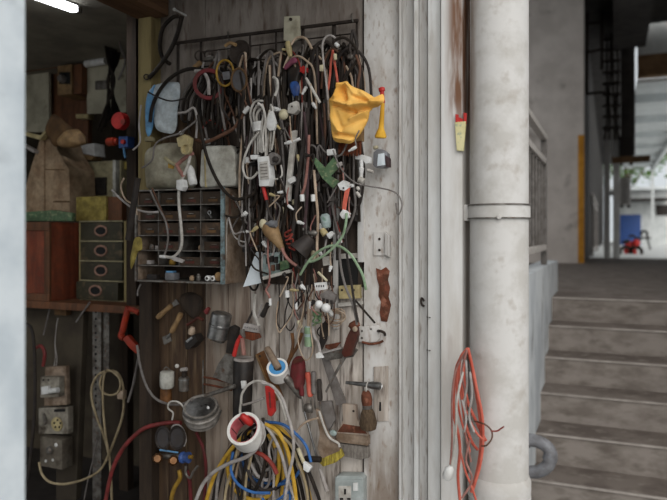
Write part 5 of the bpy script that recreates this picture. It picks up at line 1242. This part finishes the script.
# roll of thread tape on a hammer handle
t = T('hammer_handle', 'brown round tool handle through the blue centred tape roll', 'handle')
t.part('handle', MB().lathe(D(266.5, 347.5, .085), D(279, 369, .1), [(0, .007), (.05, .010), (.9, .011), (1, .010)], 16), 'old_handle')
t.part('shaft', MB().lathe(D(279, 369, .1), D(302, 397, .05), [(0, .009), (.2, .009), (.25, .0115), (.9, .0115), (1, .008)], 14), 'dull_steel'); t.done()
t = T('thread_tape', 'white tape roll with a blue core hanging on a brown handle', 'tape')
p0, p1 = D(279.6, 375, .072), D(277.2, 367, .103); ax = (p1 - p0).normalized()
u_ = pm(278, YD - .09)
t.part('roll', MB().ring(p0, p1, 10.6 * u_, 8.4 * u_), 'tape_white')
t.part('core', MB().ring(p0 + ax * .002, p1 - ax * .002, 8.38 * u_, 3.9 * u_), 'tape_blue'); t.done()
t = T('combination_pliers', 'orange yellow handled pliers hanging behind the dark red pouch', 'pliers')
for P in ([(292, 333), (293, 345), (290, 357), (286, 367)], [(302, 333), (298, 345), (292, 355), (287, 366)]): t.part('handle', MB().tube(smooth([D(x, y, .05) for x, y in P], 5), .0052, 8), 'orange_wood')
t.part('jaw', flat([(284, 364), (288, 366), (287, 378), (284.5, 377)], .052, .01, .002), 'iron'); t.done()
t = T('tool_pouch', 'dark red leather pouch right of the blue centred tape roll', 'pouch')
t.part('pouch', MB().pillow([D(x, y, .06) for x, y in ((293, 360), (303, 357), (305, 372), (303, 388), (296, 390), (290, 386))], .02, .002, 5), 'dark_red')
t.part('flap', flat([(293, 360), (303.5, 357), (303, 361), (293, 364)], .084, .004, .001), 'mahogany'); t.done()
t = T('battery', 'pale green battery cylinder hanging in wires', 'battery')
t.part('can', rod((308.6, 326), (308.8, 346.5), 4.3, CYL, .115), 'pcb_pale')
t.part('sleeve', rod((308.6, 327), (308.8, 333.5), 4.45, [(0, 1), (1, 1)], .115), 'green_cable')
t.part('sleeve', rod((308.7, 336.5), (308.8, 346), 4.45, [(0, 1), (1, 1)], .115), 'green_cable')
t.part('stem', rod((309.3, 300), (308.7, 326), 2.0, [(0, .6), (.4, 1), (1, 1)], .115), 'beige_cable'); t.done()
t = T('keyhole_saw', 'saw blade tool with a dark red wooden grip slanting on the pale planks', 'saw')
t.part('grip', MB().prism([D(x, y, .085) for x, y in ((352, 325), (357, 328), (357.5, 336), (351, 356), (344, 358), (341, 353), (346, 338))], (0, .022, 0), .005), 'mahogany')
t.part('end_cap', MB().lathe(D(352.5, 321.5, .085), D(356, 328, .085), [(0, .010), (.3, .017), (1, .014)], 16), 'rust')
t.part('pale_knot', MB().ball(D(355, 329, .098), .008, (1, .5, 1)), 'beige_cable')
t.part('blade', flat([(343.5, 355), (346.5, 357), (333, 380), (326, 393), (325, 391)], .079, .004, .0006), 'dull_steel'); t.done()
t = T('steel_square', 'bent rusty steel plate behind the dark red grip', 'plate')
t.part('plate', flat([(322, 352), (342, 347), (344, 357), (354, 352), (353, 347), (358, 350), (353, 357), (331, 360), (324, 360)], .06, .004, .0008), 'dull_steel')
t.part('fold', flat([(322, 352), (341, 347), (341.5, 349), (322.5, 354)], .066, .006, .001), 'pale_grey_cable'); t.done()
t = T('putty_knife', 'long grey steel blade pointing down on the pale planks', 'blade')
t.part('blade', flat([(321, 357), (328, 357), (345, 398), (346, 405), (336, 405)], .035, .003, .0006), 'grey_cable')
t.part('upper_blade', flat([(320, 325), (330, 318), (327, 340), (321, 352), (319, 345)], .04, .003, .0006), 'charcoal'); t.done()
t = T('rust_wedge', 'rusty wedge plate above the bent steel plate', 'plate')
t.part('wedge', flat([(325, 345), (341, 342), (336, 348), (330, 350), (325, 348)], .03, .006, .001), 'rust'); t.done()
t = T('grey_lead_plug', 'grey lead ending in a white plug right of the green battery', 'lead')
t.part('lead', MB().tube(smooth([D(x, y, .12) for x, y in ((312, 322), (314, 335), (318, 343), (320, 352))], 5), .0048, 8), 'pale_grey_cable')
t.part('plug', flat([(315.5, 354), (319, 352), (323, 358), (316, 358.5)], .128, .012, .002), 'white_plastic'); t.done()
for i, (a_, b_, mt, lb, rr_) in enumerate([((307.5, 372), (310.5, 397), 'salmon_cable', 'salmon red screwdriver handle below the green battery', 3.0), ((313.5, 371), (314, 394), 'grey_cable', 'grey screwdriver handle beside the salmon red one', 2.6), ((319, 379), (320, 401), 'charcoal', 'dark grey round file handle right of the two screwdrivers', 2.6), ((300, 374), (302, 396), 'dark_red', 'dark red round handle left of the salmon red screwdriver', 2.4)]):
    t = T('screwdriver', lb, 'screwdriver')
    t.part('handle', rod(a_, b_, rr_, HANDLE, .055 + .004 * i), mt)
    t.part('shank', rod(b_, (b_[0] + 1.5, b_[1] + 16), .9, CYL, .055 + .004 * i), 'dull_steel'); t.done()
# hasp, door lever, key plate
t = T('hasp', 'painted steel hasp latch with a staple across the door gap', 'latch')
t.part('plate', flat([(358, 327), (379, 325), (381, 329), (380, 338), (376, 342), (359, 342)], .022, .008, .0015), 'door_paint')
t.part('staple', MB().tube(smooth([D(x, y, d) for x, y, d in ((378, 331, .02), (380, 331, .036), (384, 332.5, .036), (385, 335, .016))], 4), .004, 8), 'iron')
t.part('bottom_bar', MB().tube(smooth([D(x, y, .026) for x, y in ((362, 342), (370, 344), (378, 343), (383, 341))], 4), .0035, 8), 'rust')
for x, y in ((362, 331), (362, 338), (371, 329)): t.part('rivet', disc(x, y, 1.2, .0222, [(0, 1), (.002, .6)], 8), 'dull_steel')
t.done()
t = T('door_lever', 'grey metal lever handle on its long plate at the door stile', 'handle')
t.part('plate', flat([(373.5, 367), (388, 366), (388, 421), (374, 422)], .017, .005, .001), 'plank_pale')
t.part('lever', MB().lathe(D(380, 386, .055), D(346, 382.5, .055), [(-.04, .006), (0, .011), (.2, .011), (.45, .007), (1, .0045)], 16), 'steel')
t.part('neck', MB().tube([D(379, 386, .02), D(379, 386, .055)], .010, 14), 'steel')
t.part('keyhole', flat([(379.3, 402), (381, 402), (381.2, 411), (379, 411)], .0174, .0005, 0), 'black_ink'); t.done()
# brushes at the bottom right
t = T('round_brush', 'round brush with red wrapped neck and brown bristles hanging from the lever', 'brush')
t.part('neck', rod((366, 391), (367.5, 409), 5.4, [(0, .6), (.2, .95), (.5, 1.05), (.9, .85), (1, .8)], .075), 'rust')
t.part('bristles', rod((367.5, 408), (368.5, 430), 9, [(0, .5), (.25, .8), (.7, 1), (.95, .85), (1, .6)], .075, 22), 'bristle_brown')
t.part('band', rod((367.2, 405), (367.5, 408.5), 5, [(0, 1), (1, 1)], .075), 'dull_steel')
t.part('string', MB().tube(smooth([D(x, y, .08) for x, y in ((368, 381), (366.5, 386), (366, 392))], 3), .002, 6), 'white_cable'); t.done()
t = T('wall_brush', 'wide flat brush with a red stained wooden head and grey bristles', 'brush')
t.part('handle', flat([(342, 404), (356, 405), (357, 420), (367, 432), (368, 437), (336, 433), (343, 420)], .045, .014, .003), 'plank_mid')
t.part('stain_band', flat([(343, 424), (362, 427), (367, 434), (337, 432)], .047, .017, .002), 'rust')
t.part('ferrule', flat([(336, 433), (368, 436.5), (368, 446), (336, 442)], .049, .020, .002), 'old_handle')
t.part('bristles', flat([(336.5, 443), (368, 447), (369, 458), (360, 460), (340, 456), (338, 452)], .045, .016, .004), 'bristle_grey')
nail(t, 353.5, 411, .0455); t.done()
t = T('flat_brush', 'flat brush with a pale wooden handle and yellow stained bristles', 'brush')
t.part('handle', flat([(315, 409), (319, 411), (325, 429), (330, 438), (338, 443), (340, 451), (321, 459), (317, 448), (319.5, 433), (317, 420)], .075, .014, .004), 'old_handle')
t.part('edge', MB().tube(smooth([D(x, y, .084) for x, y in ((319, 411), (325, 429), (330, 438), (338, 443), (339.5, 447))], 4), .0035, 7), 'white_cable')
t.part('bristles', flat([(320, 458), (340, 449), (343, 457), (335, 463), (323, 467), (319, 463)], .073, .015, .004), 'bristle_yellow'); t.done()
t = T('screwdriver', 'long steel screwdriver hanging behind the pale handled brush', 'screwdriver')
t.part('shank', rod((304, 410), (318, 462), 1.2, CYL, .058), 'steel')
t.part('sleeve', rod((319.5, 468), (327, 491), 2.2, [(0, .7), (.3, .8), (.35, 1), (1, 1)], .058), 'pale_grey_cable')
t.part('knob', MB().ball(D(308, 408, .062), 5.2 * pm(308), (1, .7, .9)), 'dull_steel'); t.done()
one('rubber_grip', rod((305, 458.5), (321, 459.5), 3.0, CYL, .10), 'black_rubber', 'short black rubber grip lying across the steel screwdriver', 'grip')
one('teal_clip', MB().ball(D(333, 433, .06), .010, (1.2, .6, .9)), 'pcb_pale', 'small pale green clip between the two flat brushes', 'clip')
one('grey_block', flat([(318, 402), (331, 401), (335, 420), (328, 432), (322, 424)], .03, .012, .003), 'grey_cable', 'grey metal block behind the pale handled brush', 'block')
# grey power socket
Z0 = .040
t = T('power_socket', 'grey metal wall socket with three pin holes and a white switch', 'socket')
x0_, x1_ = 334.5, 363.5
t.part('back_box', flat([(334.5, 477.5), (338, 475.5), (360, 476), (363.5, 479), (363.5, 512), (334.5, 512)], Z0, .038, .006), 'socket_grey')
t.part('face_plate', flat([(336, 479), (362, 479.5), (362, 511), (336, 511)], Z0 + .004, .004, .0015), 'socket_grey')
t.part('pin_plate', flat([(338.5, 486), (351, 486), (351, 505), (338.5, 505)], Z0 + .0055, .0015, .0005), 'white_cable')
t.part('earth_slot', flat([(344, 489), (346, 489), (346, 494.5), (344, 494.5)], Z0 + .0062, .0006, 0), 'black_ink')
for x in (339.8, 347.2): t.part('pin_slot', flat([(x, 498), (x + 3.4, 498), (x + 3.4, 500), (x, 500)], Z0 + .0062, .0006, 0), 'black_ink')
t.part('switch', flat([(353, 483), (357.5, 483), (357.5, 491), (353, 491)], Z0 + .009, .005, .001), 'white_plastic'); t.done()

# ------------------------------------------------------------------ lower left of the door
t = T('mug', 'grey white enamel cup hanging on the dark planks', 'cup')
t.part('cup', rod((167, 371), (167, 388), 7.3, [(0, .75), (.06, .95), (.4, 1), (.9, .95), (1, .8)], .06, 22), 'jug_plastic')
t.part('pull_ring', MB().tube(smooth([D(x, y, .06) for x, y in ((163, 371), (166, 367), (170, 370))], 4), .002, 6), 'dull_steel')
t.part('brown_base', rod((166, 388), (166, 402), 6, [(0, .9), (1, 1)], .045, 20), 'orange_wood'); t.done()
t = T('tin_can', 'small grey tin with a wire hook right of the enamel cup', 'tin')
t.part('can', rod((184, 377), (184, 391), 5, CYL, .06, 20), 'dull_steel')
t.part('rim', rod((184, 378.5), (184, 380), 5.3, [(0, 1), (1, 1)], .06, 20), 'steel')
t.part('neck', rod((184.5, 371), (184, 377), 2.4, [(0, 1.3), (.3, 1), (1, 1)], .06), 'iron')
t.part('lid', rod((181, 370), (187, 369), 2, CYL, .065), 'pale_grey_cable'); t.done()
one('white_nub', MB().ball(D(177, 366, .05), .007), 'white_cable', 'small white knob between enamel cup and tin', 'knob')
t = T('work_light', 'round grey ribbed metal lamp head with white fragments in it', 'lamp')
p0, p1 = D(203, 424, .062), D(200.5, 406, .095); u_ = pm(202, YD - .07)
t.part('dish', MB().lathe(p0, p1, [(0, 8 * u_), (.06, 12 * u_), (.22, 15.5 * u_), (.26, 16.6 * u_), (.32, 16.2 * u_), (.42, 16.9 * u_), (.47, 18 * u_), (.53, 17.4 * u_), (.64, 17.4 * u_), (.68, 18.4 * u_), (.74, 18.4 * u_), (.78, 17.2 * u_), (1, 16.6 * u_), (1, 14.6 * u_), (.72, 13.5 * u_)], 36), 'lamp_grey')
t.part('band', MB().lathe(p0 + (p1 - p0) * .90, p0 + (p1 - p0) * .96, [(0, 17.4 * u_), (1, 17.2 * u_)], 36), 'steel')
rr = random.Random(2)
for k_ in range(9): t.part('fragment', MB().ball(D(192 + k_ * 2.3, 406 + 2.0 * math.sin(k_ * 2.1), .080 + .012 * math.sin(k_ * 2.1)), rr.uniform(.004, .008), (1, .5, 1)), 'white_plastic' if k_ % 2 else 'charcoal')
t.part('clamp_ring', MB().tube(smooth([D(x, y, .07) for x, y in ((184, 408), (186, 416), (195, 424), (208, 426), (217, 421), (221, 410))], 5), .003, 7), 'dull_steel'); t.done()
one('steel_rod', MB().tube([D(205, 396, .11), D(235, 386, .11)], .0065, 9), 'dull_steel', 'grey steel rod slanting above the round lamp head', 'rod')
t = T('wire_bracket', 'pair of thin brown metal straps left of the spatula blade', 'bracket')
for y in (377, 384): t.part('strap', MB().tube(smooth([D(x, yy, .045) for x, yy in ((204, y), (215, y + 2), (232, y + 6))], 3), .0035, 7), 'rust')
t.part('upright', MB().tube([D(203, 360, .035), D(203, 400, .035)], .003, 7), 'dull_steel'); t.done()
one('hose', wire([(137, 345), (140, 365), (146, 385), (155, 398), (168, 404), (182, 404), (192, 400)], .085, 1.3), 'grey_cable', 'grey cable swinging under the enamel cup', 'cable')
one('wire_hook', wire([(172, 420), (173, 413), (168, 408), (170, 402), (178, 402), (184, 408), (186, 416)], .10, .9), 'white_cable', 'bent white wire hook beside the round lamp head', 'hook')
t = T('goggles', 'old welding goggles with two oval lenses hanging on a wire', 'goggles')
for x, w in ((163, 7), (177, 7.6)):
    ov = [D(x + w * math.cos(2 * PI * i / 22), 438 + 11 * math.sin(2 * PI * i / 22), .075) for i in range(22)]
    q = t.part('lens_rim', MB().tube(ov, .0042, 7, True), 'charcoal'); t.part('lens', MB().prism(ov, (0, .006, 0)), 'glass_dark', q)
t.part('strap', MB().tube(smooth([D(x, y, .07) for x, y in ((170, 440), (171, 432), (173, 426), (179, 425), (184, 431), (186, 440), (184, 446))], 5), .0028, 7), 'pale_grey_cable'); t.done()
t = T('gas_regulator', 'brass gas valve with copper nuts and a blue knob below the goggles', 'valve')
t.part('manifold', rod((161, 456), (184, 457), 2.6, CYL, .07), 'dull_steel')
for x, y in ((158, 458), (174, 460)): t.part('copper_nut', MB().lathe(D(x, y, .06), D(x - .6, y + .6, .10), [(0, .012), (.2, .017), (.8, .017), (1, .011)], 8), 'copper')
t.part('blue_knob', rod((181, 457.5), (189, 457.5), 5.6, [(0, .7), (.1, 1), (.35, 1), (.45, .85), (1, 1)], .085, 10), 'blue_plastic')
t.part('stem', rod((189, 457), (192.5, 457), 2, CYL, .085), 'brass_yellow')
t.part('needle', MB().tube([D(160, 450, .08), D(178, 452.5, .08)], .003, 7), 'sky_blue')
t.part('yellow_hose', MB().tube(smooth([D(x, y, .07) for x, y in ((179, 470), (180, 478), (175, 487), (172, 496), (170, 510))], 5), .007, 9), 'brass_yellow'); t.done()
one('steel_hook', wire([(186, 466), (186, 474), (190, 478), (193, 472), (198, 466)], .085, 1.3), 'dull_steel', 'small steel hook beside the blue valve knob', 'hook')
one('hose', wire([(196, 432), (203, 448), (206, 470), (204, 500)], .05, 1.7), 'dark_red', 'dark red hose running down beside the round lamp head', 'hose')
one('hose', wire([(187, 470), (190, 485), (191, 508)], .045, 2.0), 'dark_red', 'dark brown red hose end under the valve', 'hose')

# ------------------------------------------------------------------ big cable hanks with the tape roll
one('hank_hook', MB().tube(smooth([D(x, y, d) for x, y, d in ((263, 421, 0), (263, 421, .05), (263, 423, .15), (263, 418, .162))], 4), .005, 8), 'iron', 'iron hook that carries the big coloured cable hank', 'hook')
def hank(P, mt, r, d, label, group=None): return one('cable', wire(P, d, r, 8), mt, label, 'cable', group)
GY = ('yellow cable looped in the big hank under the white tape roll', 'yellow cables in the big hank')
GB = ('blue cable looped in the big hank under the white tape roll', 'blue cables in the big hank')
GG = ('grey cable looped in the big hank under the white tape roll', 'grey cables in the big hank')
GK = ('dark cable looped in the big hank under the white tape roll', 'dark cables in the big hank')
GE = ('beige cable looped in the big hank under the white tape roll', 'beige cables in the big hank')
for i, P in enumerate([
    [(262, 424), (272, 428), (279, 440), (283, 460), (283, 485), (279, 510)],
    [(262, 422), (280, 428), (294, 446), (302, 468), (308, 490), (313, 515)],
    [(230, 452), (228, 470), (233, 487), (245, 497), (258, 500), (270, 494), (277, 480), (279, 462), (275, 446), (268, 434)],
    [(250, 430), (234, 446), (222, 462), (212, 482), (204, 510)],
    [(262, 423), (276, 430), (286, 446), (291, 466), (295, 490), (297, 515)]]):
    hank(P, 'yellow_cable', 2.1, .075 + .017 * i, *GY)
for i, P in enumerate([
    [(236, 448), (238, 464), (246, 477), (260, 485), (276, 486), (288, 478)],
    [(241, 450), (245, 468), (256, 480), (272, 484), (290, 482), (300, 470)],
    [(262, 422), (282, 424), (296, 434), (306, 446), (311, 462)],
    [(286, 486), (284, 498), (283, 515)], [(291, 484), (290, 500), (290, 515)], [(262, 498), (268, 504), (278, 500), (288, 492)], [(233, 452), (231, 470), (238, 484), (252, 492), (270, 493)]]):
    hank(P, 'blue_cable', 1.5, .082 + .013 * i, *GB)
for i, P in enumerate([
    [(262, 420), (278, 425), (292, 438), (302, 455), (312, 480), (320, 510)],
    [(262, 420), (284, 430), (298, 450), (306, 475), (311, 510)],
    [(240, 440), (226, 458), (218, 480), (216, 510)], [(236, 446), (240, 470), (246, 490), (248, 510)],
    [(246, 452), (252, 466), (258, 476), (268, 480), (276, 472)],
    [(253, 446), (259, 462), (266, 470), (274, 462), (276, 448)],
    [(262, 420), (273, 436), (282, 456), (288, 480), (300, 512)]]):
    hank(P, 'grey_cable' if i % 2 else 'pale_grey_cable', 1.7, .06 + .014 * i, *GG)
for i, P in enumerate([
    [(254, 430), (232, 446), (220, 468), (213, 500)], [(256, 430), (238, 450), (228, 474), (224, 505)],
    [(258, 432), (248, 456), (246, 480), (252, 505)], [(262, 430), (270, 450), (272, 475), (266, 500)],
    [(256, 440), (264, 456), (268, 474), (262, 486), (252, 480)], [(262, 424), (280, 436), (290, 456), (300, 482), (306, 512)],
    [(250, 445), (256, 462), (262, 480), (274, 490)], [(262, 424), (274, 446), (278, 470), (270, 492)],
    [(240, 450), (236, 475), (240, 500)], [(262, 424), (290, 440), (304, 462), (316, 490), (324, 515)],
    [(244, 452), (250, 476), (262, 490), (276, 488)], [(262, 428), (266, 452), (262, 476), (254, 492)]]):
    hank(P, ('charcoal', 'black_rubber')[i % 2], 1.8, .04 + .009 * i, *GK)
for i, P in enumerate([[(254, 446), (250, 462), (246, 480), (244, 510)], [(262, 424), (288, 442), (298, 462), (306, 486), (309, 512)], [(238, 448), (232, 470), (226, 490), (224, 512)]]):
    hank(P, 'cream_cable', 1.5, .13 + .012 * i, *GE)
rnd = random.Random(31)
for i in range(20):
    a_ = rnd.uniform(-1, 1); mt = rnd.choice(('charcoal', 'grey_cable', 'black_rubber', 'charcoal', 'beige_cable', 'pale_grey_cable'))
    x1_ = 262 + a_ * 52; side = 1 if a_ > 0 else -1
    P = [(262 + 3 * side, 423), (262 + side * (10 + 14 * abs(a_)), 430 + 6 * abs(a_)), (262 + a_ * 34, 450), (262 + a_ * 44 + rnd.uniform(-3, 3), 474), (x1_, 512)]
    if i % 4 == 0: P = [(262, 425), (262 + a_ * 26, 445), (262 + a_ * 32, 468), (262 + a_ * 12, 490), (262 - a_ * 16, 484), (262 - a_ * 20, 462)]
    hank(P, mt, rnd.uniform(.9, 1.5), .042 + .0052 * i, *{'charcoal': GK, 'black_rubber': GK, 'grey_cable': GG, 'pale_grey_cable': GG, 'beige_cable': GE}[mt])
hank([(256, 452), (264, 456), (272, 464), (277, 474)], 'red_cable', 2.2, .150, 'short bright red cable inside the big coloured hank')
hank([(196, 500), (203, 484), (214, 472), (230, 463), (246, 457), (256, 449), (262, 438), (263, 427), (258, 420)], 'pale_grey_cable', 1.9, .172, 'pale grey cable sweeping left out of the big hank below the tape roll')
hank([(262, 383), (272, 386), (282, 398), (288, 416), (293, 436), (293, 456), (288, 478), (284, 505)], 'pale_grey_cable', 1.6, .180, 'pale grey cable running down the right face of the big hank')
hank([(241, 404), (242, 394), (248, 385), (257, 381), (268, 384), (277, 394), (283, 408), (286, 420)], 'white_cable', 1.3, .125, 'white cable arching over the black tube to the hank')
hank([(241, 402), (240, 412), (243, 418)], 'white_cable', 1.3, .118, 'short white cable dropping before the black tube')
hank([(243, 405), (254, 402), (264, 398)], 'pale_grey_cable', 1.2, .12, 'short pale cable crossing before the black tube')
hank([(297, 432), (301, 426), (308, 421), (318, 418)], 'beige_cable', 1.1, .105, 'thin beige cable arching from the hank to the pale handled brush')
one('white_clip', flat([(240.5, 381), (245, 381), (246, 388), (241.5, 389)], .118, .008, .002), 'white_plastic', 'small white clip on the black tube', 'clip')
t = T('white_plug', 'white plug end on the right edge of the big hank', 'plug')
t.part('plug', flat([(303, 462), (311, 468), (308, 473), (303, 470)], .165, .014, .003), 'white_plastic')
t.part('tail', MB().tube(smooth([D(x, y, .155) for x, y in ((298, 448), (301, 456), (304, 463))], 4), .0055, 8), 'gold_tape'); t.done()
t = T('tape_roll', 'big white tape roll with a pink printed core at the top of the hank', 'tape')
p0, p1 = D(249.5, 436, .158), D(243.5, 428.5, .200); ax = (p1 - p0).normalized(); u_ = pm(246, YD - .18)
t.part('roll', MB().ring(p0, p1, 17.2 * u_, 14.2 * u_, 48), 'tape_white')
t.part('core', MB().ring(p0 + ax * .001, p1 - ax * .001, 14.15 * u_, 13.5 * u_, 48), 'tape_pink', label='pink printed inner core')
# printed dark bars and cream bands on the inner core
v1 = ax.orthogonal().normalized(); v2 = ax.cross(v1)
def core_bar(f0, f1, a0, a1, mt, nm):
    n_ = 10; vs = []
    for k_ in range(n_ + 1):
        a_ = a0 + (a1 - a0) * k_ / n_; dr = v1 * math.cos(a_) + v2 * math.sin(a_)
        for f in (f0, f1):
            for rr_ in (13.48, 13.3): vs.append(p0 + (p1 - p0) * f + dr * rr_ * u_)
    fs = []
    for k_ in range(n_):
        o = k_ * 4; fs += [(o, o + 4, o + 6, o + 2), (o + 1, o + 3, o + 7, o + 5), (o, o + 1, o + 5, o + 4), (o + 2, o + 6, o + 7, o + 3)]
    t.part(nm, MB().add(vs, fs), mt)
for k_ in range(7): core_bar(.08, .92, k_ * .9, k_ * .9 + .07, 'black_plastic', 'printed_bar')
t.done()
t = T('red_clamp', 'bright red clamp handle above the white tape roll', 'clamp')
t.part('handle', flat([(264.5, 386), (269, 386), (272.5, 391), (274, 412), (271, 417), (267.5, 415), (266, 402)], .14, .016, .004), 'red_plastic')
t.part('slot', flat([(268.5, 392), (270, 392), (271, 408), (269.5, 408)], .1415, .002, 0), 'red_hose')
t.part('lower_arm', MB().lathe(D(241, 415, .185), D(252, 424, .165), [(0, .006), (.1, .0095), (.8, .0115), (1, .008)], 12), 'red_plastic'); t.done()
